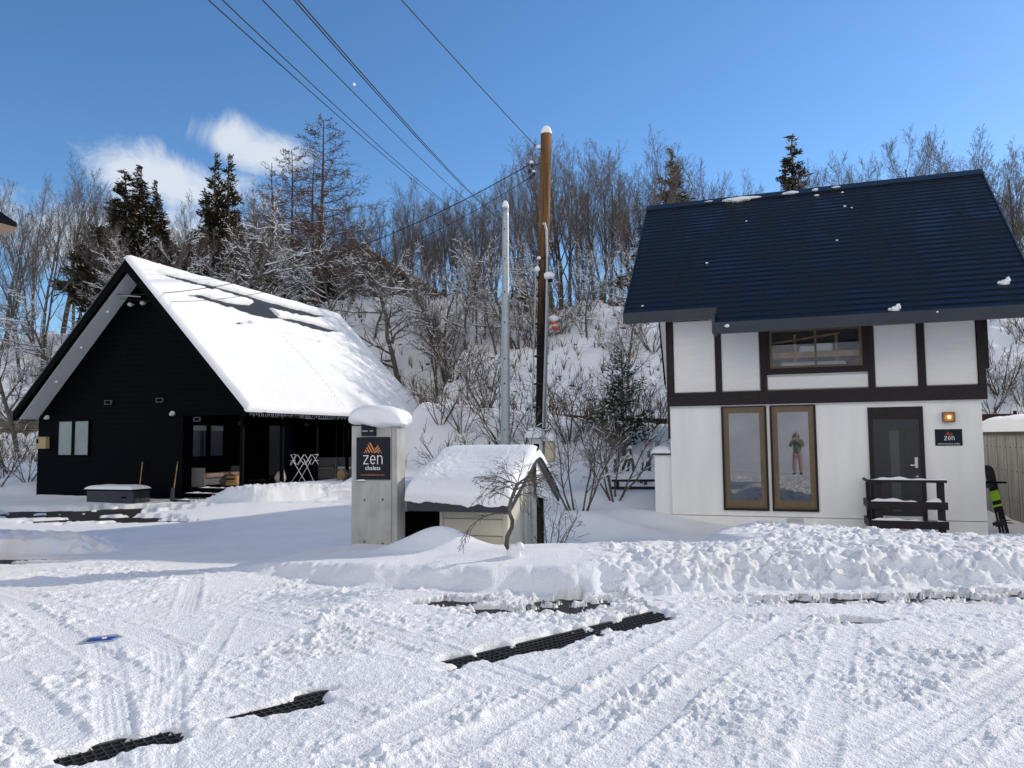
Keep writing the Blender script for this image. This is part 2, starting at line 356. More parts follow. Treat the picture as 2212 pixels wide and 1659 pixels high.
    z = z + h1 * w1 * ss(-8.5, -11, al) * (1 - ss(24, 27, D)) * .9
    rough1 = w1 * ss(-8.5, -11, al) * (1 - ss(19, 21, Dl)) * ss(-18, -15.5, al)
    # small bank at the left edge of the lot
    e2 = ((X + 9.6) / 2.6) ** 2 + ((Y - 13.6) / 1.1) ** 2
    e2k = ss(1.15, .6, e2 + fbm(X, Y, .5, 4, 12) * .5); z = z + e2k * (.22 + np.abs(vn(X, Y, .2, 13)) * .12)
    # ---- surface texture
    lot = (1 - ss(-.02, .12, d * np.clip(leftcut, 0, 1) )) if False else (1 - np.clip(ss(-.05, .15, d) * np.clip(leftcut, 0, 1), 0, 1)) * ss(17.5, 16, D) * ss(-7.4, -8.2, al - 5.0 * ss(11.5, 10.5, Y) - 30 * ss(10.6, 9.5, Y))
    near = ss(15, 7, Y)
    if fine:
        c1 = fbm(X, Y, .16, 4, 40, .62)
        bil = np.abs(vn(X, Y, .085, 50)) + .6 * np.abs(vn(X + 3, Y, .045, 51)) + .35 * np.abs(vn(X, Y + 5, .024, 52))
        patch = ss(-.30, .18, fbm(X, Y, 1.1, 4, 60))
        hwy = ss(10.8, 9.2, Y + .12 * X)
        amp = (.35 + .65 * patch) * (.5 + .5 * hwy)
        wx, wy = X + .05 * vn(X, Y, .13, 61), Y + .05 * vn(X, Y, .13, 62)
        crumb = np.maximum(vn(wx, wy, .10, 56) - .16, 0) * .13 + np.maximum(vn(wx + .7, wy, .055, 53) - .10, 0) * .11 + np.maximum(vn(wx, wy + .3, .03, 54) - .06, 0) * .075 + np.maximum(vn(wx + .2, wy, .017, 55), 0) * .035
        tex = (bil - .32) * .008 + crumb * (.50 + .75 * vn(X, Y, .8, 63).clip(-.4, 1)) + c1 * .016 - .006 + np.maximum(vn(wx, wy, .035, 64), -.1) * .014
        tread = 0 * X; flat = 0 * X
        for (x0, y0, x1, y1, w, kind) in TRACKS:
            ux, uy = x1 - x0, y1 - y0; ln = math.hypot(ux, uy); ux /= ln; uy /= ln
            al_ = (X - x0) * ux + (Y - y0) * uy; pe = -(X - x0) * uy + (Y - y0) * ux
            pe = pe + .10 * np.sin(al_ * .7 + x0 * 5) + .02 * vn(al_, al_ * 0, .5, 4)
            inside = ss(w * .62, w * .42, np.abs(pe)) * ss(-.1, .3, al_) * ss(ln + .1, ln - .4, al_) * (.35 + .65 * ss(-.25, .1, vn(X, Y, .7, int(x0 * 13) % 97)))
            flat = np.maximum(flat, inside)
            edge = np.exp(-((np.abs(pe) - w * .62) / .035) ** 2) * ss(0, .3, al_) * ss(ln, ln - .4, al_)
            tread = tread + edge * (.005 + .012 * (vn(X, Y, .08, 7) + .4).clip(0, 1))
            tt = np.sin(al_ * 2 * math.pi / .075 + np.abs(pe) * 30) * .0035 if kind == 0 else np.sin(pe * 2 * math.pi / .045) * .0045
            tread = tread + inside * (tt - .011) * .9
        hl = tex * amp * (1 - .68 * flat) + tread * .8 * np.clip(hwy + .2, 0, 1) * .8
        hl = hl + fbm(X, Y, .9, 2, 70) * .025 + ss(11.5, 14, Y) * np.abs(vn(X, Y, .28, 71)) * .05 * ss(-.25, .2, fbm(X, Y, 2.2, 2, 72))
        z = z + lot * hl * ss(19, 15, Y)
        bx, by = X + .12 * vn(X, Y, .2, 84), Y + .12 * vn(X, Y, .2, 85)
        ch = np.abs(vn(bx, by, .36, 80)) * .13 + np.abs(vn(bx + 1, by, .17, 81)) * .12 + np.abs(vn(bx, by + 2, .085, 82)) * .09 + np.abs(vn(bx, by, .045, 83)) * .06 + np.maximum(vn(bx, by, .10, 86) - .12, 0) * .16 + np.maximum(vn(bx, by, .05, 87) - .08, 0) * .12
        z = z + (ch - .09) * (chunky * (.65 + .4 * ss(1, -.2, np.abs(d - .2))) + .8 * rough1)
        z = z + onbank * (1 - chunky) * (fbm(X, Y, .7, 3, 90) * .03 + (np.abs(vn(X, Y, .12, 91)) * .05 * np.exp(-((d - .25) / .25) ** 2)))
        z = z + (1 - lot) * (1 - onbank) * fbm(X, Y, 1.1, 3, 95) * .05 * ss(17, 14, Dl * 0 + D) 
    z = z + ss(17, 19, D) * fbm(X, Y, 1.6, 4, 96) * .16 * ss(-.5, 1, ss(17, 25, D))
    z = z + ss(28, 31, D) * fbm(X, Y, .8, 3, 97) * .35
    thick = .05 + 0 * X
    # bare patches: the snow thins out until the asphalt below shows
    for (px, py, rx, ry, st) in BARE:
        q = ((X - px) / rx) ** 2 + ((Y - py) / ry) ** 2
        thick = thick - .13 * st * (ss(1.6, .6, q + 2.6 * fbm(X, Y * 1.6, .25, 6, 31, .7)) if py < 10 else ss(1.3, .7, q + 2.2 * fbm(X * .35, Y * 1.3, .6, 5, 31, .55)))
    gx, gy = GD
    al_ = (X - GA[0]) * gx + (Y - GA[1]) * gy; pe = -(X - GA[0]) * gy + (Y - GA[1]) * gx
    for (s0, s1, lo_, hi_) in GVIS:
        k = ss(-.08, .08, al_ - s0 + .1 * vn(X, Y, .2, 5)) * ss(.08, -.08, al_ - s1 + .16 * vn(X, Y, .15, 6)) * ss(lo_ - .05, lo_ + .03, pe + .12 * vn(X, Y, .13, 7)) * ss(hi_ + .05, hi_ - .03, pe + .14 * vn(X, Y, .13, 9))
        thick = thick - .13 * k * (.85 + .8 * vn(X, Y, .09, 11) + .2 * ss(-.1, .1, vn(al_, pe, .35, 15)))
    return z + thick

# wheel tracks over the lot, from photo points on the ground: (x0,y0,x1,y1,width,kind)
def trk(p0, p1, w, kind=0):
    a = at_z(*p0, 0); b = at_z(*p1, 0); return (a.x, a.y, b.x, b.y, w, kind)
TRACKS = [trk((1860, 1365), (1660, 1800), .2), trk((1440, 1375), (900, 1720), .19), trk((1180, 1560), (700, 1800), .2), trk((0, 1285), (900, 1600), .22, 1), trk((0, 1310), (520, 1560), .2),
          trk((398, 1238), (398, 1345), .2, 1), trk((245, 1390), (205, 1760), .2, 1), trk((330, 1400), (340, 1750), .2, 1), trk((480, 1340), (400, 1560), .16), trk((450, 1320), (1150, 1500), .22),
          trk((2300, 1370), (1500, 1800), .22), trk((2300, 1440), (1900, 1750), .22), trk((700, 1340), (1300, 1550), .2, 1), trk((600, 1270), (1500, 1340), .25, 1),
          trk((1500, 1330), (2300, 1330), .3, 1), trk((0, 1450), (420, 1800), .24), trk((1250, 1420), (1500, 1330), .2, 1), trk((2300, 1400), (1620, 1780), .21), trk((2300, 1560), (2000, 1800), .21), trk((1000, 1500), (620, 1700), .2), trk((1750, 1340), (1250, 1700), .2), trk((1560, 1345), (1000, 1660), .2)]
BARE = [(-0.0, 7.36, .32, .2, .95), (.62, 7.52, .48, .34, 1.45), (-.60, 7.74, .30, .18, .85), (2.9, 7.66, .75, .17, 1.3), (4.4, 7.68, .9, .20, 1.4), (2.9, 6.75, .35, .10, .9), (5.3, 7.9, .5, .1, 1.2)]
for p, rx, ry, st in (((150, 1110), 2.6, 1.2, 1.5), ((225, 1124), 1.5, .8, 1.4), ((60, 1197), 1.3, .34, 2.0), ((5, 1213), 1.0, .34, 2.0), ((330, 1128), 1.2, .4, 1.5), ((280, 1103), 1.6, .7, 1.9), ((100, 1175), .9, .2, 1.5), ((-60, 1205), 1.2, .4, 2.0)):
    q = at_z(*p, -.25 if p[1] < 1150 else -.1); BARE.append((q.x, q.y, rx, ry, st))
GA = (-2.30, 4.02); _g = (1.36 + 2.30, 7.14 - 4.02); _l = math.hypot(*_g); GD = (_g[0] / _l, _g[1] / _l)
GW = .30
GVIS = [(-.02, .54, -.12, .10), (.84, .95, .03, .12), (1.02, 1.42, -.10, .13), (1.45, 1.52, .02, .13), (2.45, 2.75, .02, .15), (2.75, 3.05, -.13, .15), (3.0, 3.92, -.15, .16), (4.0, 4.80, -.15, .15), (2.3, 2.42, -.1, -.03)]

th_f = np.arange(-0.70, 0.70001, 0.0018); th = np.concatenate([np.arange(-math.pi, -0.72, .07), th_f, np.arange(0.72, math.pi + .05, .07)])
th[-1] = th[0] + 2 * math.pi
rr = [.25, .6, 1.1, 1.7, 2.3, 2.9]; r = 3.3
while r < 18: rr.append(r); r *= 1.0027
while r < 62: rr.append(r); r *= 1.010
while r < 900: rr.append(r); r *= 1.12
rr = np.array(rr)
TH, RR = np.meshgrid(th, rr); GX = RR * np.sin(TH); GY = RR * np.cos(TH)
GZ = terrain(GX, GY)
ground = tag(grid_obj('snow_ground', np.stack([GX, GY, GZ], -1), 'snow'), kind='structure')
def tz(x, y): return float(terrain(np.array([[x]], float), np.array([[y]], float))[0, 0])
# asphalt under the snow of the lot
ax, ay = np.meshgrid(np.arange(-24, 16, .25), np.arange(1.5, 25, .25))
tag(grid_obj('asphalt_lot', np.stack([ax, ay, base_z(ax, ay)], -1), 'asphalt'), kind='structure')

# dirty, compacted snow around bare patches is broken up in the snow material itself
t = MT['snow'].node_tree; b = t.nodes['Principled BSDF']
c_ = t.nodes.new('ShaderNodeTexCoord'); n_ = t.nodes.new('ShaderNodeTexNoise'); n_.inputs['Scale'].default_value = .7; n_.inputs['Detail'].default_value = 8; n_.inputs['Roughness'].default_value = .65
t.links.new(c_.outputs['Object'], n_.inputs[0]); q_ = t.nodes.new('ShaderNodeValToRGB'); q_.color_ramp.elements[0].position = .36; q_.color_ramp.elements[1].position = .55
q_.color_ramp.elements[0].color = (.82, .82, .82, 1); q_.color_ramp.elements[1].color = (.88, .885, .895, 1)
t.links.new(n_.outputs[0], q_.inputs[0]); t.links.new(q_.outputs[0], b.inputs['Base Color'])

# ------------------------------------------------------------------ drain grates
def grate(s0, s1, label):
    L_ = s1 - s0; cx, cy = GA[0] + GD[0] * (s0 + s1) / 2, GA[1] + GD[1] * (s0 + s1) / 2
    zc = float(base_z(np.array([cx]), np.array([cy]))[0])
    r = empty('drain_grate', (cx, cy, zc - .004), math.atan2(GD[1], GD[0]), label, 'drain grate', 'steel drain grates across the lot')
    m = MB(); w = GW / 2
    m.box(-L_ / 2, L_ / 2, -w - .02, -w + .008, 0, .03).box(-L_ / 2, L_ / 2, w - .008, w + .02, 0, .03).box(-L_ / 2, -L_ / 2 + .008, -w + .009, w - .009, 0, .029).box(L_ / 2 - .008, L_ / 2, -w + .009, w - .009, 0, .029)
    m.build('frame', 'grate', r)
    m = MB()
    for i in range(1, 5):
        y = -w + GW * i / 5; m.box(-L_ / 2 + .01, L_ / 2 - .01, y - .004, y + .004, .004, .028)
    n = int(L_ / .048)
    for i in range(1, n): 
        x = -L_ / 2 + L_ * i / n; m.box(x - .0035, x + .0035, -w + .009, w - .009, .012, .0265)
    m.build('bars', 'grate', r)
    m = MB(); m.box(-L_ / 2 + .01, L_ / 2 - .01, -w + .01, w - .01, 0, .003); m.build('channel', 'black', r)
grate(-.35, .70, 'steel drain grate at the bottom left corner, nearest the photographer')
grate(.71, 1.76, 'half buried steel drain grate, second along the drain from the bottom left')
grate(1.77, 2.92, 'drain grate almost wholly under snow, only its far edge showing')
grate(2.93, 3.94, 'bare steel drain grate left of a small snow bridge, second from the far end')
grate(3.95, 4.85, 'bare steel drain grate at the far right end of the drain')

# ------------------------------------------------------------------ text and logo
def text_obj(txt, size, loc, m, parent, name='lettering', space=1.0, align='CENTER', ext=.0015):
    cu = bpy.data.curves.new('t', 'FONT'); cu.body = txt; cu.size = size; cu.extrude = ext; cu.align_x = align; cu.space_character = space
    o = bpy.data.objects.new('t', cu); COL.objects.link(o)
    me = bpy.data.meshes.new_from_object(o.evaluated_get(bpy.context.evaluated_depsgraph_get()))
    bpy.data.objects.remove(o)
    me.transform(Matrix.Rotation(math.pi / 2, 4, 'X')); me.materials.clear(); me.materials.append(MT[m])
    q = bpy.data.objects.new(name, me); COL.objects.link(q); q.parent = parent; q.location = loc; return q
def stroke(m, pts, w, y0, y1):
    pts = [Vector((p[0], 0, p[1])) for p in pts]; n = len(pts); lf, rt = [], []
    for i, p in enumerate(pts):
        d = (pts[min(i + 1, n - 1)] - pts[max(i - 1, 0)]).normalized(); s = Vector((-d.z, 0, d.x)) * w / 2
        if 0 < i < n - 1:
            d1 = (p - pts[i - 1]).normalized(); c = max(.5, abs(d.dot(d1))); s = s / c
        lf.append(p + s); rt.append(p - s)
    for i in range(n - 1):
        q = [rt[i], rt[i + 1], lf[i + 1], lf[i]]
        m.prism([Vector((v.x, y0, v.z)) for v in q], (0, y1 - y0, 0))
def zen_word(cx, cz, w, h, parent, y=-.006, m='white', th=.1):
    """three thin rounded letters: z e n, total width w, x-height h, base at cz"""
    mb = MB(); lw = w * .27; t_ = h * th; g = (w - 3 * lw) / 2; x = cx - w / 2
    stroke(mb, [(x, cz + h - t_ / 2), (x + lw, cz + h - t_ / 2)], t_, y, y + .004)
    stroke(mb, [(x + lw - t_ * .6, cz + h - t_), (x + t_ * .6, cz + t_)], t_ * 1.1, y, y + .0035)
    stroke(mb, [(x, cz + t_ / 2), (x + lw, cz + t_ / 2)], t_, y, y + .004)
    x += lw + g; r_ = lw / 2; ex, ez = x + r_, cz + h / 2
    pts = [(ex + (r_ - t_ / 2) * math.cos(a), ez + (h / 2 - t_ / 2) * math.sin(a)) for a in [math.radians(k) for k in range(0, 325, 12)]]
    stroke(mb, pts, t_, y, y + .004)
    stroke(mb, [(ex - r_ + t_, ez), (ex + r_ , ez)], t_, y, y + .0035)
    x += lw + g
    stroke(mb, [(x + t_ / 2, cz), (x + t_ / 2, cz + h)], t_, y, y + .004)
    r2 = lw / 2 - t_ / 2; nx, nz = x + lw / 2, cz + h - r2 - t_ / 2
    pts = [(nx + r2 * math.cos(a), nz + r2 * math.sin(a)) for a in [math.radians(k) for k in range(170, -1, -12)]] + [(x + lw - t_ / 2, cz)]
    stroke(mb, pts, t_, y, y + .0035)
    mb.build('lettering', m, parent)
def peak_logo(cx, cz, w, parent, y=-.006, m='orange'):
    """slanted strokes forming two peaks; cz = base; unit = w/150"""
    u = w / 150; mb = MB(); X = lambda x: cx + (x - 377) * u; Z = lambda y_: cz + (525 - y_) * u
    for (x0, y0, x1, y1, t_) in ((350, 449, 397, 523, 10), (336, 466, 373, 523, 9), (325, 484, 350, 523, 8.5), (314, 502, 328, 523, 8), (396, 500, 420, 473, 9), (401, 519, 432, 486, 9), (418, 524, 439, 503, 8)):
        stroke(mb, [(X(x0), Z(y0)), (X(x1), Z(y1))], t_ * u, y, y + .004)
    for x0 in (306, 447):
        mb.prism([Vector((X(x0 - 5), y, Z(525))), Vector((X(x0 + 5), y, Z(525))), Vector((X(x0), y, Z(517)))], (0, .004, 0))
    mb.build('emblem', m, parent)
# ------------------------------------------------------------------ white half-timbered cabin (right)
HR = empty('timbered_cabin', WR(0, 17, 0), -YR, 'two storey white cabin with dark timber bands under a steep dark blue metal roof', 'cabin')
HB = 9.5
m = MB()
m.box(-2.41, 3.52, .02, HB, -.7, 2.30)                                  # ground floor body
m.box(-2.41, -.36, .0, HB, 2.30, 4.1).box(1.52, 3.56, .0, HB, 2.30, 4.1).box(-.359, 1.519, .0, .12, 2.30, 3.02).box(-.359, 1.519, 1.6, HB, 2.30, 4.1).box(-.359, 1.519, .0, .12, 3.86, 4.1)
# gable infill above the walls, under the roof
for a0 in (-2.41, 3.44):
    m.prism([(a0, .05, 4.101), (a0, 9.4, 4.101), (a0, 9.4, 4.7), (a0, 5, 7.7), (a0, .05, 4.35)], (.12, 0, 0))
m.build('wall', 'white_wall', HR)
m = MB(); m.box(-2.412, 3.525, -.035, .019, -.03, 2.29); m.build('lower_render', 'white_wall', HR)
m = MB(); m.box(-2.42, 3.53, -.02, .0185, -.72, -.045); m.build('plinth', 'white_wall', HR)
m = MB()
for (x0, x1) in ((-2.41, -.545), (-.54, 3.62)): m.box(x0, x1, -.13, -.037, 2.30, 2.58)
for (x0, x1, z1) in ((-2.41, -2.31, 4.2), (-1.41, -1.30, 4.2), (-.50, -.38, 3.9), (1.57, 1.68, 3.9), (2.47, 2.59, 3.9), (3.50, 3.62, 3.9)): m.box(x0, x1, -.09, .0, 2.582, z1)
m.box(-.379, 1.569, -.085, -.001, 2.92, 3.045).box(-.379, -.305, -.085, -.001, 3.046, 3.9).box(1.475, 1.569, -.085, -.001, 3.046, 3.9)
m.box(-2.46, -2.415, -.06, .12, 1.6, 4.2).box(3.625, 3.70, -.03, .25, 2.9, 3.9)
m.build('timber_frame', 'timber', HR)
for (x0, x1, z0, z1) in ((-2.30, -1.42, 2.592, 4.15), (-1.29, -.51, 2.592, 3.85), (-.37, 1.56, 2.60, 2.875), (1.69, 2.46, 2.592, 3.85), (2.60, 3.49, 2.592, 3.85)):
    m = MB(); m.bbox(x0, x1, -.055, -.002, z0, z1, .018); m.build('panel', 'white_panel', HR)
m = MB(); m.box(-2.405, 3.6, -.036, .0, 2.294, 2.2985); m.box(-2.41, 3.6, -.10, -.04, 2.285, 2.299); m.build('drip_strip', 'white_panel', HR)
# bunk room window
w = MB()
w.box(-.303, 1.474, -.06, -.005, 3.047, 3.09).box(-.303, -.255, -.06, -.005, 3.091, 3.86).box(1.43, 1.474, -.06, -.005, 3.091, 3.86).box(.575, .615, -.055, -.008, 3.091, 3.86).box(-.254, 1.429, -.05, -.01, 3.81, 3.86)
win = w.build('bunk_window', 'bronze', HR)
m = MB(); m.box(-.254, 1.429, -.028, -.022, 3.091, 3.81); m.build('pane', 'clear_glass', win)
m = MB(); m.box(-.355, 1.515, 1.3, 1.55, 2.6, 4.0).box(-.355, 1.515, .125, 1.3, 3.0, 3.05); m.build('room_lining', 'dk_box', HR)
m = MB(); m.bbox(-.35, 1.51, .25, .29, 3.28, 3.40, .006); m.build('bunk_rail', 'wood_lt', HR)
m = MB()
for x in (.18, 1.0): m.box(x, x + .05, .45, .5, 3.05, 3.8)
m.prism([(-.3, .44, 3.6), (1.1, .44, 3.77), (1.1, .44, 3.81), (-.3, .44, 3.64)], (0, .04, 0)); m.build('bunk_frame', 'wood_lt', HR)
m = MB(); m.bbox(.28, .62, .32, .46, 3.36, 3.54, .05).bbox(.60, .95, .33, .46, 3.38, 3.58, .05); m.build('pillow', 'linen', HR, True)
m = MB(); m.bbox(-.1, 1.2, .30, .8, 3.06, 3.2, .05); m.build('bedding', 'linen', HR, True)
# tall glazed doors
for i, (x0, x1, hs) in enumerate(((-1.33, -.41, 1), (-.35, .55, -1))):
    m = MB(); m.box(x0, x0 + .045, -.07, -.0365, .085, 2.27).box(x1 - .045, x1, -.07, -.0365, .085, 2.27).box(x0 + .046, x1 - .046, -.07, -.0365, .085, .13).box(x0 + .046, x1 - .046, -.07, -.0365, 2.25, 2.27)
    m.build('window_surround', 'timber', HR)
    p = MB(); a, bb = x0 + .05, x1 - .05
    p.box(a, a + .035, -.062, -.0367, .135, 2.245).box(bb - .035, bb, -.062, -.0367, .135, 2.245).box(a + .0355, bb - .0355, -.06, -.0367, 2.21, 2.245).box(a + .0355, bb - .0355, -.06, -.0367, .135, .165)
    p.box(a + .037, a + .10, -.078, -.0369, .168, 2.207).box(bb - .10, bb - .037, -.078, -.0369, .168, 2.207).box(a + .1005, bb - .1005, -.077, -.0369, .168, .30).box(a + .1005, bb - .1005, -.077, -.0369, 2.13, 2.207)
    dr = p.build('glazed_door', 'bronze', HR)
    m = MB(); tilt = (.002, -.0035)[i]
    m.add([(a + .10, -.052, .30), (bb - .10, -.052 + tilt, .30), (bb - .10, -.050 + tilt, 2.13), (a + .10, -.050, 2.13)], [(0, 1, 2, 3)]); m.build('pane', 'glass_dark', dr)
    hx = bb - .075 if hs > 0 else a + .055
    m = MB(); m.bbox(hx, hx + .02, -.10, -.079, .92, 1.10, .004); m.build('handle', 'bronze', dr)
m = MB(); m.box(-.34, -.22, -.05, -.04, .9, 1.02)
# entrance door
m = MB(); m.box(1.52, 1.60, -.075, -.0365, -.2, 2.19).box(2.43, 2.51, -.075, -.0365, -.2, 2.19).box(1.601, 2.429, -.07, -.0365, 1.94, 2.19); m.build('door_frame', 'timber', HR)
m = MB(); m.box(1.605, 2.425, -.05, -.0368, .04, 1.935)
for x in (1.70, 1.76, 2.17, 2.235): m.box(x, x + .012, -.056, -.0505, .12, 1.72)
for (x0, x1) in ((1.71, 1.76), (2.18, 2.235)): m.box(x0 + .002, x1, -.053, -.0503, .12, 1.72)
dr = m.build('entrance_door', 'door', HR)
m = MB(); m.box(1.90, 2.065, -.054, -.0503, .12, 1.72); m.build('glass_strip', mat('ribbed_glass', (.05, .055, .06), .35, .6, bump=.8, bscale=60), dr)
m = MB(); m.bbox(2.325, 2.385, -.075, -.0505, .98, 1.19, .006).bbox(2.24, 2.36, -.115, -.095, 1.02, 1.05, .004).box(2.335, 2.36, -.10, -.075, 1.02, 1.05).bbox(2.335, 2.385, -.062, -.0505, .80, .83, .003); m.build('handle', 'steel', dr)
# vents & pipe
m = MB()
m.box(-.08, .24, -.034, -.0205, -.23, -.055)
for i in range(11): m.box(-.065 + i * .028, -.05 + i * .028, -.044, -.035, -.22, -.065)
m.build('floor_vent', 'grey_box', HR)
# roof: flared verges, ridge 5 m behind the front wall
zr, br = 8.26, 5.0
sl = (zr - 4.28) / (br + .7)
def zf(b_): return 4.28 + sl * (b_ + .7)
def aL(b_): return -3.24 - .065 * (b_ + .7)
def aR(b_): return 4.31 + .085 * (b_ + 1.25)
m = MB(); nrow = 31; bl = -1.26
for i in range(nrow):                                              # lapped metal courses
    b0 = bl + (br - bl) * i / nrow; b1 = bl + (br - bl) * (i + 1) / nrow
    l0 = aL(b0) if b0 > -.72 else -1.30; l1 = aL(b1) if b0 > -.72 else -1.30
    p = [(l0, b0, zf(b0) + .026), (aR(b0), b0, zf(b0) + .026), (aR(b1), b1 + .02, zf(b1) + .012), (l1, b1 + .02, zf(b1) + .012)]
    q = [(x, y, z - .05) for x, y, z in p]
    m.add(p + q, [(0, 1, 2, 3), (7, 6, 5, 4), (0, 4, 5, 1), (1, 5, 6, 2), (3, 2, 6, 7), (0, 3, 7, 4)])
m.build('roof_front', 'navy_metal', HR)
m = MB()
bz = 11.4; zb = 3.75
m.add([(aL(br), br, zr + .03), (aR(br), br, zr + .03), (4.75, bz, zb), (-4.22, bz, zb)] + [(aL(br), br, zr - .17), (aR(br), br, zr - .17), (4.75, bz, zb - .2), (-4.22, bz, zb - .2)],
      [(0, 1, 2, 3), (3, 2, 6, 7), (0, 3, 7, 4), (1, 5, 6, 2)])
m.build('roof_back', 'navy_metal', HR)
m = MB(); m.add([(aL(br) + .02, br, zr - .18), (aR(br), br, zr - .18), (4.7, bz, zb - .21), (-4.15, bz, zb - .21)], [(0, 1, 2, 3)])
m.add([(aL(-.7) + .03, -.66, 4.08), (4.28, -.66, 4.08), (aR(br) - .03, br, zr - .18), (aL(br) + .03, br, zr - .18)], [(0, 1, 2, 3)])
m.build('soffit', 'white_panel', HR)
m = MB()
m.box(aL(-.7), -1.305, -.76, -.70, 4.09, 4.31).box(-1.30, aR(-1.2), -1.32, -1.262, 3.68, zf(-1.26) + .02).box(-1.36, -1.302, -1.30, -.70, 3.70, 4.12)
m.add([(-1.29, -1.26, 3.70), (4.3, -1.26, 3.70), (4.3, .0, 4.05), (-1.29, .0, 4.05)], [(0, 1, 2, 3)])
m.build('gutter_board', 'fascia', HR)
m = MB()                                                            # verge boards and ridge cap
for (fa, sg) in ((aL, -1), (aR, 1)):
    x0 = fa(-.7 if sg < 0 else -1.26); b0 = -.7 if sg < 0 else -1.26
    m.prism([(x0 + sg * .002, b0, zf(b0) + .04), (fa(br) + sg * .002, br, zr + .04), (fa(br) + sg * .002, br, zr - .2), (x0 + sg * .002, b0, zf(b0) - .2)], (sg * .03, 0, 0))
m.prism([(aL(br) - .03, br - .22, zr - .10), (aL(br) - .03, br, zr + .09), (aL(br) - .03, br + .22, zr - .10)], (aR(br) - aL(br) + .06, 0, 0))
m.build('ridge_cap', 'fascia', HR)
def blob(mb, c, s, seed, n=10, flat=.0):
    r_ = random.Random(seed); bm = bmesh.new(); bmesh.ops.create_icosphere(bm, subdivisions=3, radius=1)
    ph = [r_.uniform(0, 6) for _ in range(6)]
    for v in bm.verts:
        x, y, z = v.co; k = 1 + .16 * math.sin(3 * x + ph[0]) * math.cos(2.5 * y + ph[1]) + .1 * math.sin(6 * x + ph[2]) * math.sin(5 * y + ph[3]) + .06 * math.sin(11 * x + ph[4]) * math.cos(9 * z + ph[5])
        v.co = Vector((x * k * s[0], y * k * s[1], max(z, -flat - .02 if flat else -9) * k * s[2])) + Vector(c)
    bm.verts.index_update(); mb.add([v.co.copy() for v in bm.verts], [tuple(v.index for v in f.verts) for f in bm.faces]); bm.free()
m = MB()
RM = []
for i, (a0, b0, sx, sy, sz) in enumerate(((-.98, br - .13, .55, .16, .10), (.28, br - .1, .22, .13, .09), (.9, br - .08, .09, .12, .08), (1.42, br - .05, .13, .12, .06), (-1.9, br - .05, .13, .1, .04), (.93, br - .42, .07, .06, .04), (-1.0, br - .2, .28, .15, .08))):
    m = MB(); blob(m, (a0, b0, zf(min(b0, br)) + .03), (sx, sy, sz * .7), 50 + i); m.build('snow_patch', 'snow_soft', HR, True)
for i, (px, py, r_) in enumerate(((1933, 672, .09), (2170, 614, .09), (1570, 706, .045), (1388, 664, .035), (1527, 570, .03), (1612, 480, .03), (1840, 451, .03), (1808, 521, .025), (2025, 676, .02), (1820, 418, .04), (1825, 447, .03))):
    d = ray(px, py); t_ = (4.28 - CAMZ + sl * -16.3) / (d.z - sl * d.dot(nR)); P_ = d * t_
    a0, b0, z0 = P_.dot(eR), P_.dot(nR) - 17, P_.z + CAMZ
    m = MB(); blob(m, (a0, b0, z0 + .015), (r_, r_ * .5, r_ * .75), 90 + i)
    if r_ > .08: blob(m, (a0 + .07, b0 + .05, z0 + .07), (r_ * .5, r_ * .3, r_ * .8), 190 + i); blob(m, (a0 - .08, b0 + .02, z0 + .03), (r_ * .4, r_ * .3, r_ * .4), 290 + i)
    m.build('snow_patch', 'snow_soft', HR, True)
pass
# wall lamp
lp = empty('wall_lamp', WR(2.95, 16.96, 1.97), -YR, 'small lit amber lantern on the white wall to the right of the entrance door', 'wall lamp')
m = MB(); m.box(-.105, .105, -.02, -.001, -.095, .095).box(-.105, -.092, -.10, -.021, -.095, .095).box(.092, .105, -.10, -.021, -.095, .095).box(-.091, .091, -.10, -.021, .082, .095).box(-.091, .091, -.10, -.021, -.095, -.082); m.build('housing', 'bronze', lp)
m = MB(); m.box(-.09, .09, -.03, -.022, -.08, .08); m.build('reflector', 'amber', lp)
m = MB(); bmv = []; blob(m, (.012, -.055, 0), (.022, .022, .022), 1); m.build('bulb', 'bulb', lp, True)
# plaque
sg = empty('cabin_sign', WR(2.94, 16.965, 1.575), -YR, 'small dark plaque with white lettering beside the entrance door of the white cabin', 'sign')
m = MB(); m.bbox(-.235, .235, -.014, -.001, -.16, .16, .003); m.build('plaque', 'sign_navy', sg)
zen_word(.01, -.055, .175, .075, sg, -.0175, 'white', .13); peak_logo(.01, .035, .15, sg, -.0175, 'red')
text_obj('MOUNTAINSIDE CABIN', .034, (0, -.0165, -.137), 'white', sg, 'lettering', 1.05)
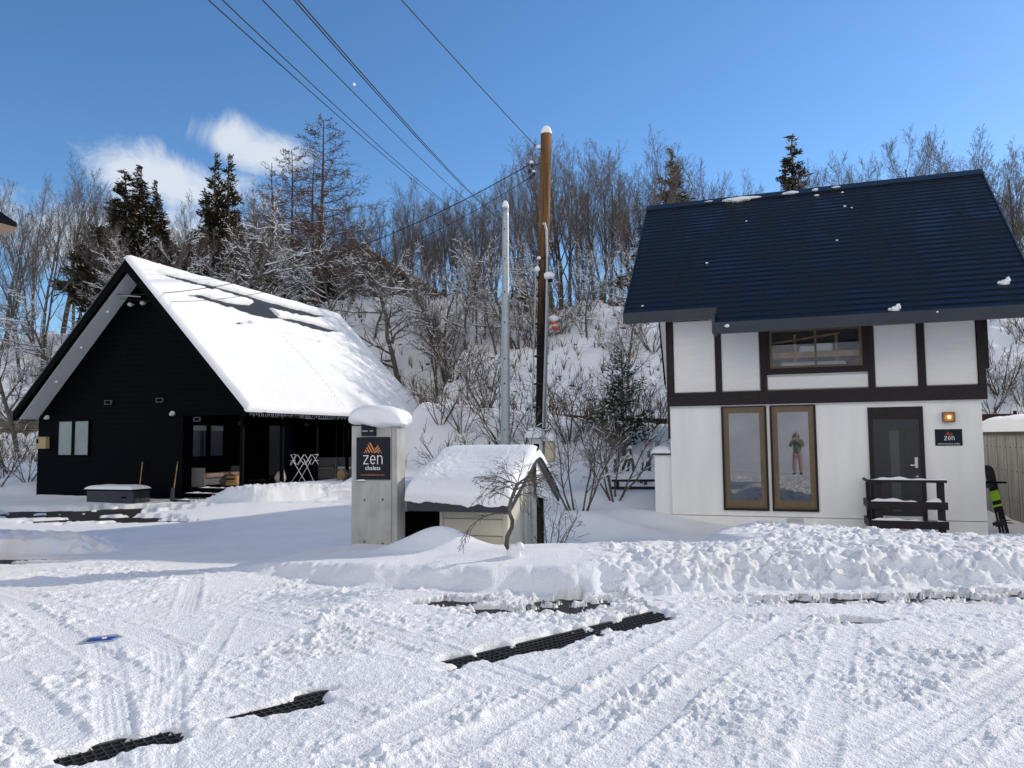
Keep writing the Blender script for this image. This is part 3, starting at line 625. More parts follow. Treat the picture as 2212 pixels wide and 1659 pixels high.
# balustrade of the front step
ft = empty('step_railing', WR(0, 17, 0), -YR, 'dark timber railing with snow on its three rails in front of the entrance door', 'railing')
for (x0, x1) in ((1.50, 1.62), (2.54, 2.66)):
    m = MB(); m.bbox(x0, x1, -1.04, -.95, -.55, .745, .006); m.build('post', 'timber', ft)
m = MB(); m.bbox(1.42, 1.50, -.20, -.12, -.55, .745, .006); m.build('post', 'timber', ft)
for (z0, z1, y0) in ((.75, .80, -1.09), (.26, .40, -1.08), (-.10, .05, -1.08)):
    m = MB(); m.bbox(1.40, 2.70, y0, y0 + (.13 if z0 > .7 else .035), z0, z1, .006); m.build('rail', 'timber', ft)
    m = MB(); m.bbox(1.37, 1.41, -1.04, -.10, z0 - .005, z1 - .005, .006); m.build('side_rail', 'timber', ft)
m = MB()
def snow_strip(mb, x0, x1, y, z, w, h, seed, step=.03, gaps=0):
    r_ = random.Random(seed); n = int((x1 - x0) / step); ring = []; vs = []; fs = []
    ph = r_.uniform(0, 9)
    for i in range(n + 1):
        x = x0 + (x1 - x0) * i / n; e = min(1, 6 * min(i, n - i) / n + .15)
        hh = h * e * (.75 + .35 * math.sin(x * 7 + ph) + .25 * math.sin(x * 19 + ph * 2))
        if gaps and math.sin(x * 5 + ph) > .75: hh = .004
        hh = max(hh, .004)
        for (dy, dz) in ((-w / 2, 0), (-w / 2 * .9, hh * .6), (-w * .2, hh), (w * .2, hh), (w / 2 * .9, hh * .6), (w / 2, 0)): vs.append((x, y + dy, z + dz))
    for i in range(n):
        for j in range(5): fs.append((i * 6 + j, i * 6 + 6 + j, i * 6 + 7 + j, i * 6 + 1 + j))
    fs += [tuple(range(6)), tuple(range(n * 6 + 5, n * 6 - 1, -1))]; mb.add(vs, fs)
snow_strip(m, 1.44, 2.69, -1.025, .801, .13, .045, 1); snow_strip(m, 1.42, 2.2, -1.062, .401, .05, .05, 2); snow_strip(m, 2.34, 2.6, -1.062, .401, .05, .055, 3); snow_strip(m, 1.42, 2.3, -1.062, .051, .05, .04, 4); snow_strip(m, 2.5, 2.64, -1.062, .051, .05, .035, 5)
m.build('snow_caps', 'snow_soft', ft, True)
st = empty('entrance_step', WR(0, 17, 0), -YR, 'low timber landing dusted with snow below the entrance door', 'step')
m = MB()
for i in range(7): m.bbox(1.44, 2.68, -.98 + i * .13, -.86 + i * .13, -.24, -.19, .005)
m.build('boards', 'timber', st)
m = MB(); m.box(1.5, 2.64, -.93, -.1, -.6, -.245); m.box(1.47, 2.66, -.975, -.935, -.60, -.245); m.build('frame', 'timber', st)
m = MB(); snow_strip(m, 1.7, 2.5, -.8, -.188, .34, .03, 7); snow_strip(m, 1.5, 2.66, -.45, -.188, .3, .02, 8); m.build('snow_patch', 'snow_soft', st, True)

# grey utility housing on the cabin's left side
ub = empty('utility_box', WR(-2.66, 17.3, 0), -YR, 'tall pale box with a snow cap against the left edge of the white cabin', 'utility box')
m = MB(); m.bbox(-.13, .24, -.25, .5, -.5, 1.25, .01); m.build('case', 'white_wall', ub)
m = MB(); m.bbox(-.17, .24, -.3, .55, 1.251, 1.285, .008); m.build('lid', 'fascia', ub)
def cap(name, x0, x1, y0, y1, z0, h, parent, m_='snow_soft', n=40, seed=0, sag=.0, pw=3.2, over=.0, slope=None):
    """pillow of snow lying on a rectangle"""
    u = np.linspace(-1, 1, n); U, V = np.meshgrid(u, u); U = np.sign(U) * np.abs(U) ** .6; V = np.sign(V) * np.abs(V) ** .6
    Xc = (x0 + x1) / 2 + U * (x1 - x0) / 2; Yc = (y0 + y1) / 2 + V * (y1 - y0) / 2
    e = np.clip((1 - np.abs(U) ** pw), 0, 1) ** .45 * np.clip((1 - np.abs(V) ** pw), 0, 1) ** .45
    wob = fbm(Xc + seed, Yc, .3, 3, seed) * .18 + 1
    edge = fbm(Xc * 2 + seed * 3, Yc * 2, .18, 2, seed + 3)
    Z = z0 + h * e * wob - sag * (1 - e) * (.6 + 1.2 * edge)
    P = np.stack([Xc, Yc, Z], -1); o = grid_obj(name, P, m_, parent)
    # underside
    Pb = P.copy(); Pb[..., 2] = np.minimum(z0 - sag * (1 - e) * (.6 + 1.2 * edge) * .98, Z); Pb = Pb[:, ::-1]; q = grid_obj(name, Pb, m_, parent)
    me = o.data; bm = bmesh.new(); bm.from_mesh(me); bm.from_mesh(q.data); bm.to_mesh(me); bm.free(); bpy.data.objects.remove(q)
    me.polygons.foreach_set('use_smooth', [True] * len(me.polygons)); return o
cap('snow_cap', -.2, .24, -.33, .58, 1.286, .17, ub, seed=3)

# ------------------------------------------------------------------ concrete bunker and snowboard on the right
cb = empty('concrete_store', WR(4.9, 19, 0), -YR, 'low board-marked concrete structure under deep snow at the right edge', 'concrete building')
m = MB(); m.box(0, 5, -4.4, 6.5, -.9, 1.60); m.build('wall', mat('board_concrete', (.37, .36, .325), .85, .2, col2=(.22, .215, .20), vscale=2.4, bump=.5, bscale=18, stretch=(1, 3, .35), detail=8), cb)
m = MB(); m.box(-.05, 5.05, -4.45, 6.55, 1.602, 1.68); m.build('coping', 'concrete_dark', cb)
m = MB()
for y in np.arange(-4, 6.4, .9): m.box(-.006, -.0005, y, y + .008, -.6, 1.59)
for y in np.arange(-3.9, 6.3, .45):
    for z in (.05, .75, 1.3): m.box(-.01, -.0005, y, y + .025, z, z + .03)
m.build('form_marks', 'concrete_dark', cb)
cap('snow_cap', -.12, 5.2, -4.6, 6.7, 1.68, .45, cb, n=70, pw=6, seed=5)
sb = empty('snowboard', WR(3.95, 17.6, -.45), -YR, 'black snowboard with a lime green sticker leaning by the right wall of the white cabin', 'snowboard')
rot = Matrix.Rotation(math.radians(-14), 3, 'Y')
m = MB(); pts = []
for k in range(41):
    t_ = k / 40; z = 1.5 * t_; w_ = .13 - .018 * math.sin(math.pi * t_); e = min(1, math.sqrt(max(0, 1 - ((abs(t_ - .5) * 2 - .86) / .14) ** 2))) if abs(t_ - .5) > .43 else 1
    pts.append((w_ * e, z, .05 * max(0, abs(t_ - .5) - .4) / .1))
vs = []; 
for (w_, z, c_) in pts:
    for (sx, dy) in ((-1, 0), (1, 0), (1, .012), (-1, .012)): vs.append(rot @ Vector((sx * w_, dy - c_, z)))
fs = [(i * 4 + j, i * 4 + (j + 1) % 4, i * 4 + 4 + (j + 1) % 4, i * 4 + 4 + j) for i in range(40) for j in range(4)] + [(0, 1, 2, 3)]
rz = Matrix.Rotation(math.radians(-62), 3, 'Z'); m.add([rz @ v for v in vs], fs); m.build('board', 'black_rubber', sb)
def sbbox(m, x0, x1, y0, y1, z0, z1): 
    m.box(x0, x1, y0, y1, z0, z1); 
    for i in range(-8, 0): m.v[i] = tuple(rz @ (rot @ Vector(m.v[i])))
m = MB(); sbbox(m, -.12, .12, -.006, -.002, .78, .98); sbbox(m, -.12, .12, -.006, -.002, .66, .70); m.build('sticker', 'lime', sb)
m = MB()
for z in (.28, 1.05): sbbox(m, -.12, .10, -.05, -.007, z, z + .1)
sbbox(m, -.1, .1, -.12, -.05, .3, .36); m.build('binding', 'dk_box', sb)
m = MB(); q = MB(); 
for (x, z0, z1) in ((-.05, .1, .55), (.03, .12, .4)): sbbox(m, x, x + .012, -.005, -.002, z0, z1)
m.build('graphics', 'white', sb)
sk = tag(None or MB().bbox(3.50, 4.02, .55, .75, .66, .69, .01).build('rack_arm', 'black'), 'thin dark board sticking out level behind the right edge of the white cabin', 'rack'); sk.location = WR(0, 17, 0); sk.rotation_euler = (0, 0, -YR)

# ------------------------------------------------------------------ concrete pillar with the sign
PL = empty('sign_pillar', WR(-5.51, 9.58, 0), -YR, 'square concrete pillar with a thick snow cap carrying the large chalets sign', 'pillar')
m = MB(); m.bbox(-.365, .365, 0, .245, -.4, 1.85, .008); m.build('shaft', 'concrete', PL)
m = MB(); m.prism([(.28, -.004, -.4), (.284, -.004, -.4), (.284, -.004, 1.84), (.28, -.004, 1.84)], (0, .002, 0))
for (x, z) in ((-.15, .80), (.14, .81), (-.15, .22), (.14, .20)): m.tube([(x, -.003, z), (x, .004, z)], .017, 14)
m.build('tie_holes', 'concrete_dark', PL)
m = MB(); bm = bmesh.new(); bmesh.ops.create_icosphere(bm, subdivisions=5, radius=1)
for v in bm.verts:
    x, y, z = v.co; q = (abs(x) ** 3.4 + abs(y) ** 3.4 + abs(z) ** 2.3) ** (-1 / 3.0); x, y, z = x * q, y * q, z * q
    k = 1 + .05 * math.sin(3.1 * x + 1.2) * math.cos(2.7 * y + z * 2) + .025 * math.sin(7 * x + 3 * z + 2) * math.cos(5 * y + 1)
    zz = z * .185 if z > 0 else z * (.13 + .02 * math.sin(5 * x + 1) * (y < 0))
    v.co = Vector((x * k * .44 + .03, y * k * .26 + .12, 1.955 + zz * k - .03 * x - .02 * x * x))
bm.verts.index_update(); m.add([v.co.copy() for v in bm.verts], [tuple(v.index for v in f.verts) for f in bm.faces]); bm.free(); m.build('snow_cap', 'snow_soft', PL, True)
ls = empty('pillar_light', WR(-5.58, 9.58, 1.78), -YR, 'dark flat lamp under the snow cap of the concrete pillar, above the sign', 'sign light')
m = MB(); m.bbox(-.11, .11, -.05, -.001, -.075, .09, .006); m.build('case', 'sign_navy', ls)
m = MB(); m.box(-.095, .0, -.0535, -.0505, -.012, -.003).box(.03, .09, -.0535, -.0505, -.012, -.003); m.build('trim', 'steel', ls)
s1 = empty('chalets_sign', WR(-5.515, 9.58, 1.39), -YR, 'large dark square sign with an orange peak emblem and white lettering on the concrete pillar', 'sign')
m = MB(); m.bbox(-.268, .268, -.022, -.001, -.30, .295, .004); m.build('plate', 'sign_navy', s1)
zen_word(0, -.085, .305, .125, s1, -.0255, 'white', .085); peak_logo(0, .072, .29, s1, -.0255, 'orange')
text_obj('chalets', .083, (0, -.0245, -.165), 'white', s1, 'lettering', 1.05)
text_obj('zenchaletshakuba.com', .043, (0, -.0245, -.245), 'orange_d', s1, 'web_address', 1.0)
m = MB(); snow_strip(m, -.27, -.12, -.012, -.318, .03, .018, 4); m.build('snow_crumb', 'snow_soft', s1, True)

# ------------------------------------------------------------------ low hut
HT = empty('garden_hut', WR(0, 0, 0), -YR, 'low cream hut under a gabled roof buried in thick snow, right of the pillar', 'hut')
k = .87
a0, a1, d0, d1, dm = -4.95, -3.49, 9.57, 11.8, 10.78
zE, zA = .79, 1.46
sf = (zA - zE) / (dm - d0); sbk = (zA - zE) / (d1 - dm)
w0, w1, wf, wb_ = -4.58, -3.60, 9.80, 11.5
m = MB(); m.box(w0, w1, wf, wb_, -.7, .82); m.prism([(w1, wf, .821), (w1, wb_, .821), (w1, dm, 1.37)], (-.05, 0, 0)); m.build('wall', 'cream', HT)
m = MB()
for z in (.10, .325, .55, .77): m.box(w0 + .02, w1 - .01, wf - .008, wf - .0005, z, z + .007)
m.build('siding_grooves', 'concrete_dark', HT)
m = MB(); m.bbox(w1 - .05, w1 + .015, wf - .018, wf - .0085, -.5, .78, .002); m.build('corner_trim', 'cream', HT)
m = MB(); m.bbox(w0 - .01, w0 + .035, wf - .018, wf - .0085, -.5, .78, .002); m.build('corner_trim', 'cream', HT)
m = MB(); m.box(w1 + .001, w1 + .008, 11.1, 11.42, -.5, .74); m.build('side_opening', 'black', HT)
m = MB()
m.prism([(a0, d0, zE - .06), (a0, dm, zA - .06), (a0, dm, zA + .02), (a0, d0, zE + .02)], (a1 - a0, 0, 0)); m.prism([(a0, dm, zA - .06), (a0, d1, zE - .06), (a0, d1, zE + .02), (a0, dm, zA + .02)], (a1 - a0, 0, 0))
m.build('roof', 'hut_trim', HT)
m = MB(); m.bbox(a0 - .02, a1 + .01, d0 - .04, d0 - .002, zE - .12, zE + .04, .004)
A_ = a1 + .002
m.prism([(A_, d0 - .04, zE - .13), (A_, dm, zA - .13), (A_, dm, zA + .05), (A_, d0 - .04, zE + .03)], (.03, 0, 0)); m.prism([(A_, dm + .001, zA - .13), (A_, d1 + .04, zE - .15), (A_, d1 + .04, zE + .03), (A_, dm + .001, zA + .05)], (.03, 0, 0))
m.build('barge_boards', 'hut_trim', HT)
m = MB(); m.add([(a1 - .02, d0 + .1, zE - .01), (a1 - .02, dm, zA - .075), (w1, dm, zA - .075), (w1, d0 + .1, zE - .01)], [(0, 1, 2, 3)]); m.add([(a1 - .02, d1 - .02, zE - .065), (a1 - .02, dm, zA - .065), (w1, dm, zA - .065), (w1, d1 - .02, zE - .065)], [(0, 1, 2, 3)])
m.add([(a1 - .01, d1 - .02, zE - .13), (a1 - .01, dm + .02, zA - .14), (a1 - .01, dm + .02, .82), (a1 - .01, 11.0, .76)], [(0, 1, 2, 3)]); m.build('soffit', 'white_panel', HT)
m = MB(); m.tube([(w1 + .05, 10.62, 1.0), (w1 + .07, 10.66, .98), (w1 + .07, 10.67, -.6)], .026, 8); m.tube([(w1 + .04, 10.40, .98), (w1 + .04, 10.40, -.6)], .014, 6); m.build('downpipe', 'galv', HT)
# roof snow: one smooth thick blanket folded over the ridge
nu, nv = 110, 170
U = np.linspace(-1, 1, nu); V = np.linspace(-1, 1, nv); uu, vv = np.meshgrid(U, V)
uu = np.sign(uu) * np.abs(uu) ** .5; vv = np.sign(vv) * np.abs(vv) ** .5
A_ = (a0 + a1) / 2 + uu * ((a1 - a0) / 2 + .05); Dq = (d0 + d1) / 2 + vv * ((d1 - d0) / 2 + .05)
e = np.clip(1 - np.abs(uu) ** 16, 0, 1) ** .5 * np.clip(1 - np.abs(vv) ** 26, 0, 1) ** .5
zro = zA + .03 - np.sqrt(((np.where(Dq < dm, sf, sbk) * (Dq - dm)) ** 2) + .012)
thk = .17 + .10 * ss(-.2, -1, vv)
jag = .09 * fbm(A_, Dq * .1, .5, 5, 8, .6) + .02 * vn(A_, Dq * .3, .07, 5)
ov = .03 * (1 - e)
Zt = zro + thk * e + fbm(A_, Dq, .6, 2, 3) * .03 * e - (1 - e) * (.01 + jag * (vv < 0))
Zt = Zt + (vn(A_, Dq, .03, 6) * .010 + vn(A_, Dq, .06, 16) * .010) * e
Dq2 = Dq - .045 * np.exp(-((e - .5) / .3) ** 2) * (vv < -.5)
P = np.stack([A_, Dq2, Zt], -1); o = grid_obj('snow_blanket', P, 'snow_soft', HT)
# black lean-to on the left, with snow lying on it
lt = empty('lean_to', WR(0, 0, 0), -YR, 'black open lean-to with snow on it, between the concrete pillar and the low hut', 'shed')
m = MB(); m.box(-5.9, -4.62, 10.25, 11.5, -.7, .58); m.build('wall', 'black', lt)
m = MB(); m.prism([(-5.95, 10.1, .60), (-4.97, 10.1, .60), (-4.97, 11.7, .74), (-5.95, 11.7, .74)], (0, 0, .05)); m.build('roof', 'hut_trim', lt)
cap('snow_cap', -6.0, -4.90, 10.0, 11.75, .65, .40, lt, n=50, seed=9, sag=.03)

# ------------------------------------------------------------------ black chalet (left)
s = .841
HL = empty('black_chalet', WL(0, 18.5, 0), -YL, 'black sided chalet with a steep snow covered gable roof and a covered porch', 'chalet')
aw, ar, ap, e0, e1 = -23.55, -17.5, -19.16, -23.72, -14.63
zap, zev = 7.34, 2.58
mR = (zap - zev) / (e1 - ap); mL = (zap - zev) / (ap - e0)
def zR_(a): return zap - mR * (a - ap) if a > ap else zap - mL * (ap - a)
B0, B1, BE = .76, 11.6, 12.4
def siding(mb, a0_, a1_, z0_, z1_, b_, axis=0):
    n = max(1, int((z1_ - z0_) / .16)); h = (z1_ - z0_) / n
    for i in range(n):
        z_ = z0_ + i * h
        if axis == 0: mb.add([(a0_, b_ - .016, z_), (a1_, b_ - .016, z_), (a1_, b_ - .004, z_ + h), (a0_, b_ - .004, z_ + h)], [(0, 1, 2, 3)]); mb.add([(a0_, b_ - .016, z_), (a1_, b_ - .016, z_), (a1_, b_, z_), (a0_, b_, z_)], [(3, 2, 1, 0)])
        else: mb.add([(b_ + .016, a0_, z_), (b_ + .016, a1_, z_), (b_ + .004, a1_, z_ + h), (b_ + .004, a0_, z_ + h)], [(0, 1, 2, 3)])
tk = .24
m = MB()
m.prism([(aw, B0, -.6), (ar, B0, -.6), (ar, B0, 2.45), (e1 + .15, B0, 2.45), (ap, B0, zap - tk - .02), (aw, B0, zR_(aw) - tk - .02)], (0, .12, 0))
m.box(ar - .12, ar, B0 + .121, B1, -.6, 2.5).box(aw, aw + .12, B0 + .121, B1, -.6, 2.4).box(aw, ar, B1, B1 + .12, -.6, 2.5)
# back part of the house comes forward to the porch edge
m.box(ar + .001, -15.3, 8.9, B1 + .12, -.6, 2.5)
m.build('wall', 'black_siding', HL)
m = MB()
for i in range(40):
    z_ = -.3 + i * .17; 
    if z_ + .17 > zap - tk: break
    r0 = min(ar if z_ < 2.45 else e1, ap + (zap - tk - z_ - .17) / mR); l0 = max(aw, ap - (zap - tk - z_ - .17) / mL)
    siding(m, l0, r0, z_, z_ + .165, B0)
siding(m, B0 + .1, 8.8, -.3, 2.4, ar, 1)
m.build('siding', 'black_siding', HL)
m = MB(); siding(m, 8.9, B1 + .12, -.3, 2.5, -15.295, 1); m.build('end_siding', 'grey_siding', HL)
m = MB(); m.box(aw - .004, ar + .004, B0 - .03, B0 - .0165, -.6, -.05); m.build('plinth', 'black', HL)
# roof plates
m = MB()
m.prism([(ap, 0, zap), (e1, 0, zev), (e1, 0, zev - .14), (ap, 0, zap - tk)], (0, BE, 0)); m.prism([(ap, 0, zap), (ap, 0, zap - tk), (e0, 0, zev - .12), (e0, 0, zev + .06)], (0, BE, 0))
m.build('roof', 'black', HL)
m = MB(); nr = 110                                                    # corrugated sheet seen where snow slid off
ln = math.hypot(e1 - ap, zap - zev); un = Vector((zap - zev, 0, e1 - ap)).normalized(); dn = Vector((e1 - ap, 0, zev - zap)).normalized()
base = Vector((ap, 0, zap))
for i in range(nr * 2):
    y = .02 + (BE - .04) * i / (nr * 2); y2_ = .02 + (BE - .04) * (i + 1) / (nr * 2); h0 = .008 + .016 * (i % 2); h1 = .008 + .016 * ((i + 1) % 2)
    a_, b_ = base + un * h0 + Vector((0, y, 0)), base + un * h1 + Vector((0, y2_, 0)); c_, d_ = b_ + dn * ln, a_ + dn * ln
    m.add([a_, b_, c_, d_], [(0, 1, 2, 3)])
m.build('corrugated_sheet', 'dark_roof', HL, recalc=False)
m = MB(); o_ = .105
m.prism([(e0 + .12, .10, zev - .10 + 0), (ap, .10, zap - tk - .02 - .0), (ap, .10, zap - tk - .04), (e0 + .12, .10, zev - .13)], (0, B0 - .101, 0))
m.prism([(ap + .001, .10, zap - tk - .02), (e1 - .1, .10, zev - .145 + .01), (e1 - .1, .10, zev - .175), (ap + .001, .10, zap - tk - .04)], (0, B0 - .101, 0))
m.prism([(e0 + .1, .1, zev - .105), (aw, .1, zev - .09), (aw, .1, zev - .11), (e0 + .1, .1, zev - .125)], (0, 11, 0))
m.build('gable_soffit', 'soffit', HL)
m = MB()
m.prism([(ap, -.03, zap + .02), (e1 + .02, -.03, zev + .02), (e1 + .02, -.03, zev - .2), (ap, -.03, zap - .33)], (0, .129, 0)); m.prism([(ap, -.03, zap + .02), (ap, -.03, zap - .33), (e0 - .03, -.03, zev - .17), (e0 - .03, -.03, zev + .06)], (0, .129, 0))
m.build('barge_boards', 'black', HL)
m = MB(); m.prism([(e0 - .05, -.05, zev + .05), (e0 - .05, -.05, zev + .09), (ap, -.05, zap + .06), (ap, -.05, zap + .022)], (0, BE + .1, 0)); m.build('verge_flashing', 'grey_siding', HL)
for i, q in enumerate(((-23.61, 6.76), (-24.85, 5.53), (-26.06, 4.27))):
    A_ = q[0] * s; zz = 1.65 + (q[1] - 1.65) * s
    yy = .42; k_ = (18.5 + yy) / 18.5; A_ *= k_; zz = zR_(A_) - tk - .045
    m = MB(); blob(m, (A_, yy, zz - .0), (.05, .05, .045), i); m.build('soffit_light', mat('lamp_dome', (.85, .85, .8), .3, .5) if i == 0 else MT['lamp_dome'], HL, True)
    if i == 0: MT['lamp_dome'] = bpy.data.materials['lamp_dome']
def LWp(a, z): 
    k_ = (18.5 + B0) / 22.0
    return a * k_, CAMZ + (z - CAMZ) * k_
# gable window
x0, zt = LWp(-25.82, 2.46); x1, zb = LWp(-24.34, 1.2)
m = MB(); yb = B0 - .017
for (p0, p1, q0, q1) in ((x0 - .05, x0, zb - .05, zt + .05), (x1, x1 + .05, zb - .05, zt + .05), (x0, x1, zt, zt + .05), (x0, x1, zb - .05, zb), ((x0 + x1) / 2 - .06, (x0 + x1) / 2 + .06, zb, zt)): m.box(p0 + .0005, p1 - .0005, yb - .04, yb, q0, q1)
wn = m.build('window', 'black', HL)
for (p0, p1) in ((x0, (x0 + x1) / 2 - .06), ((x0 + x1) / 2 + .06, x1)):
    m = MB(); m.box(p0, p1, yb - .015, yb, zb, zt); m.build('pane', 'glass_l', wn)
# porch windows on the side wall
m = MB(); pn = []
for (y0, y1) in ((1.15, 1.75), (1.95, 2.55)):
    m.box(ar + .017, ar + .05, y0 - .06, y0, 1.12, 2.22).box(ar + .017, ar + .05, y1, y1 + .06, 1.12, 2.22).box(ar + .017, ar + .05, y0, y1, 2.16, 2.22).box(ar + .017, ar + .05, y0, y1, 1.12, 1.18); pn.append((y0, y1))
wn = m.build('porch_window', 'black', HL)
for y0, y1 in pn:
    k = MB(); k.box(ar + .018, ar + .03, y0, y1, 1.18, 2.16); k.build('pane', 'glass_blue', wn)
    k = MB(); k.box(ar + .0305, ar + .034, y0, y1, 2.0, 2.16); k.build('blind', 'glass_l', wn)
m = MB(); m.box(ar + .017, ar + .04, 4.9, 5.0, .25, 2.3).box(ar + .017, ar + .04, 6.6, 6.7, .25, 2.3).box(ar + .017, ar + .04, 5.0, 6.6, 2.2, 2.3); fr = m.build('sliding_door', 'black', HL)
m = MB(); m.box(ar + .018, ar + .03, 5.0, 6.6, .25, 2.2); m.build('pane', 'glass_blue', fr)
m = MB(); m.box(ar + .035, ar + .05, 5.78, 5.80, .3, 2.1); m.build('handle', 'steel', fr)
m = MB()
for x in (-17.1, -16.75, -16.2): m.box(x, x + .03, 8.86, 8.899, .25, 2.3)
m.build('end_door_trim', mat('copper_trim', (.12, .05, .03), .5, .4), HL)
# vents
for q, q2 in (((-23.57, 3.21), (-23.25, 3.05)), ((-21.16, 3.23), (-20.86, 3.07)), ((-19.47, 2.51), (-19.2, 2.36))):
    x0, zt = LWp(*q); x1, zb = LWp(*q2); m = MB(); t_ = .018
    m.box(x0, x1, yb - .06, yb, zt - t_, zt).box(x0, x1, yb - .06, yb, zb, zb + t_).box(x0, x0 + t_, yb - .06, yb, zb + t_, zt - t_).box(x1 - t_, x1, yb - .06, yb, zb + t_, zt - t_)
    v_ = m.build('wall_vent', 'grey_siding', HL); k = MB(); k.box(x0 + t_, x1 - t_, yb - .02, yb, zb + t_, zt - t_); k.build('louvre', 'black', v_)
for y in (3.3, 7.2):
    m = MB(); m.box(ar + .017, ar + .05, y, y + .3, 2.2, 2.32); m.build('wall_vent', 'grey_siding', HL)
for q in ((-26.42, 2.63), (-20.43, 2.66)):
    x, z = LWp(*q); m = MB(); m.tube([(x, yb, z), (x, yb - .06, z)], [.075, .075], 14); m.tube([(x, yb - .061, z - .01), (x, yb - .12, z - .03)], [.05, .045], 12); m.build('vent_hood', 'grey_box', HL)
x, z = LWp(-22.34, 6.72); m = MB()
for q in ((-22.34, 6.72), (-21.76, 6.73)):
    x, z = LWp(*q); m.tube([(x, yb, z), (x, yb - .1, z)], .03, 8); blob(m, (x, yb - .15, z - .02), (.07, .09, .07), 3)
m.build('spot_lights', 'grey_box', HL, True)
x, z = LWp(-22.03, 6.99); m = MB(); x2, z2 = LWp(-22.62, 7.05)
m.tube([(x, yb, z), (x - .55, yb - .45, z + .03)], .02, 6); m.tube([(x - .55, yb - .45, z + .03), (x - .35, yb - .5, z + .1)], .012, 6); m.build('cable_bracket', 'grey_box', HL)
brk = WL(0, 18.5, 0) + eL * (x - .55) + nL * (yb - .45) + Vector((0, 0, z + .03))
# eave gutter and icicles
m = MB(); m.box(e1 + .021, e1 + .10, .1, BE - .2, zev - .20, zev - .11); m.build('gutter', 'black', HL)
m = MB(); r_ = random.Random(4)
y = .15
while y < BE - .2:
    L_ = r_.uniform(.03, .13) * (1 if r_.random() < .85 else .3); x = e1 + .105; m.tube([(x, y, zev - .12), (x, y, zev - .12 - L_)], [.008, .002], 4); y += r_.uniform(.05, .13)
tag(m.build('icicles', 'ice', HL), kind='stuff')
# porch
for i, b_ in enumerate((.42, 2.36, 4.31, 6.30)):
    m = MB(); m.bbox(-15.10, -15.0, b_, b_ + .10, -.5 if i == 0 else -.2, 2.42, .006); m.build('porch_post', 'black', HL)
m = MB(); m.box(ar + .001, -15.0, .9, 8.89, .14, .22); 
m.box(-15.06, -15.0, .9, 8.89, -.4, .13).box(ar + .001, -15.06, .88, .92, -.4, .13); m.build('deck', 'black_siding', HL)
for (b_, z_) in ((.55, .02), (.18, -.16)):
    m = MB(); m.box(ar + .1, -15.15, b_, b_ + .3, z_, z_ + .06); st_ = m.build('porch_step', 'black_siding', HL)
    m = MB(); snow_strip(m, ar + .3, -15.3, b_ + .13, z_ + .061, .22, .03, int(b_ * 100), gaps=1); m.build('step_snow', 'snow_soft', st_, True)
m = MB(); snow_strip(m, -17.0, -15.2, 1.0, .221, .16, .03, 31, gaps=1); m.build('deck_snow', 'snow_soft', HL, True)
k = MB(); k.box(-15.30, -15.02, 2.5, 8.8, .221, .25); k.build('deck_edge_snow', 'snow_soft', HL)
# roof snow (thickness field over the right slope; bare stripes where it slid)
nu, nv = 420, 260
U, V = np.meshgrid(np.linspace(-.03, BE + .03, nu), np.linspace(-.12, ln + .12, nv))
def band(pts_top, pts_bot):
    t_ = np.interp(U, [p[0] for p in pts_top], [p[1] for p in pts_top]); b_ = np.interp(U, [p[0] for p in pts_bot], [p[1] for p in pts_bot])
    n_ = fbm(U, V * 0 + 3, .5, 4, 3) * .07; n2 = fbm(U, V * 0 + 9, .3, 4, 4) * .10
    inu = (U > pts_top[0][0]) & (U < pts_top[-1][0])
    d_ = np.minimum(V - (t_ + n_), (b_ + n2) - V); return np.where(inu, d_, -1)
d1_ = band([(.9, .30), (2.8, .24), (4.6, .22), (6.5, .30), (8.2, .34), (10, .32), (11.2, .20)], [(.9, .31), (1.65, .50), (2.7, .42), (4.4, .50), (6.0, .62), (6.3, .78), (7.8, .78), (9.4, .66), (11.2, .22)])
d2_ = band([(1.5, 1.28), (2.6, 1.02), (3.7, 1.12), (5.1, .92), (5.7, .62), (6.4, .60), (6.6, 1.25), (8.2, 1.14), (9.6, 1.2), (11.0, 1.26)], [(1.5, 1.36), (2.4, 1.27), (3.5, 1.42), (4.3, 1.52), (5.3, 1.60), (6.27, 1.40), (7.8, 1.50), (9.2, 1.60), (11.0, 1.28)])
d3_ = band([(5.6, 2.30), (6.8, 2.36), (8.1, 2.44)], [(5.6, 2.31), (6.8, 2.43), (8.1, 2.45)]); d4_ = band([(2.7, 2.40), (4.1, 2.08)], [(2.7, 2.41), (4.1, 2.13)])
d5_ = band([(5.9, .5), (6.25, .5)], [(5.9, 1.1), (6.25, 1.1)])
dm_ = np.maximum.reduce([d1_, d2_, d3_, d4_, d5_])
th_ = .15 + .05 * fbm(U, V, 1.5, 3, 7) + .006 * vn(U, V, .06, 8) + .03 * ss(4, 6.4, V)
ed = np.minimum.reduce([(U + .03), BE + .03 - U, (ln + .12 - V)]); th_ = th_ * np.sqrt(np.clip(ed / .16, 0, 1)) * (.96 + .08 * vn(U, V, .25, 10))
th_ = np.where(dm_ > 0, -.03, th_ * np.sqrt(np.clip(-dm_ / .10, 0, 1)))
for k_ in range(46):                                                # animal track down the slope
    t_ = k_ / 45; u_ = np.interp(t_, [0, .25, .55, .8, 1], [5.15, 5.45, 5.55, 5.51, 5.46]) + (.05 if k_ % 2 else -.05); v_ = 2.0 + 4.3 * t_
    th_ = th_ - .055 * np.exp(-(((U - u_) / .045) ** 2 + ((V - v_) / .05) ** 2))
th_ = th_ - .02 * np.exp(-((V - 2.0 - .3 * (U - 2.5) * .2) / .06) ** 2) * ss(6, 7, U) * ss(11, 9, U)
X_ = ap + dn.x * V + un.x * (th_ + .0); Z_ = zap + dn.z * V + un.z * th_
th2 = np.clip(.17 - np.abs(V + .02) * .3, 0, 1) 
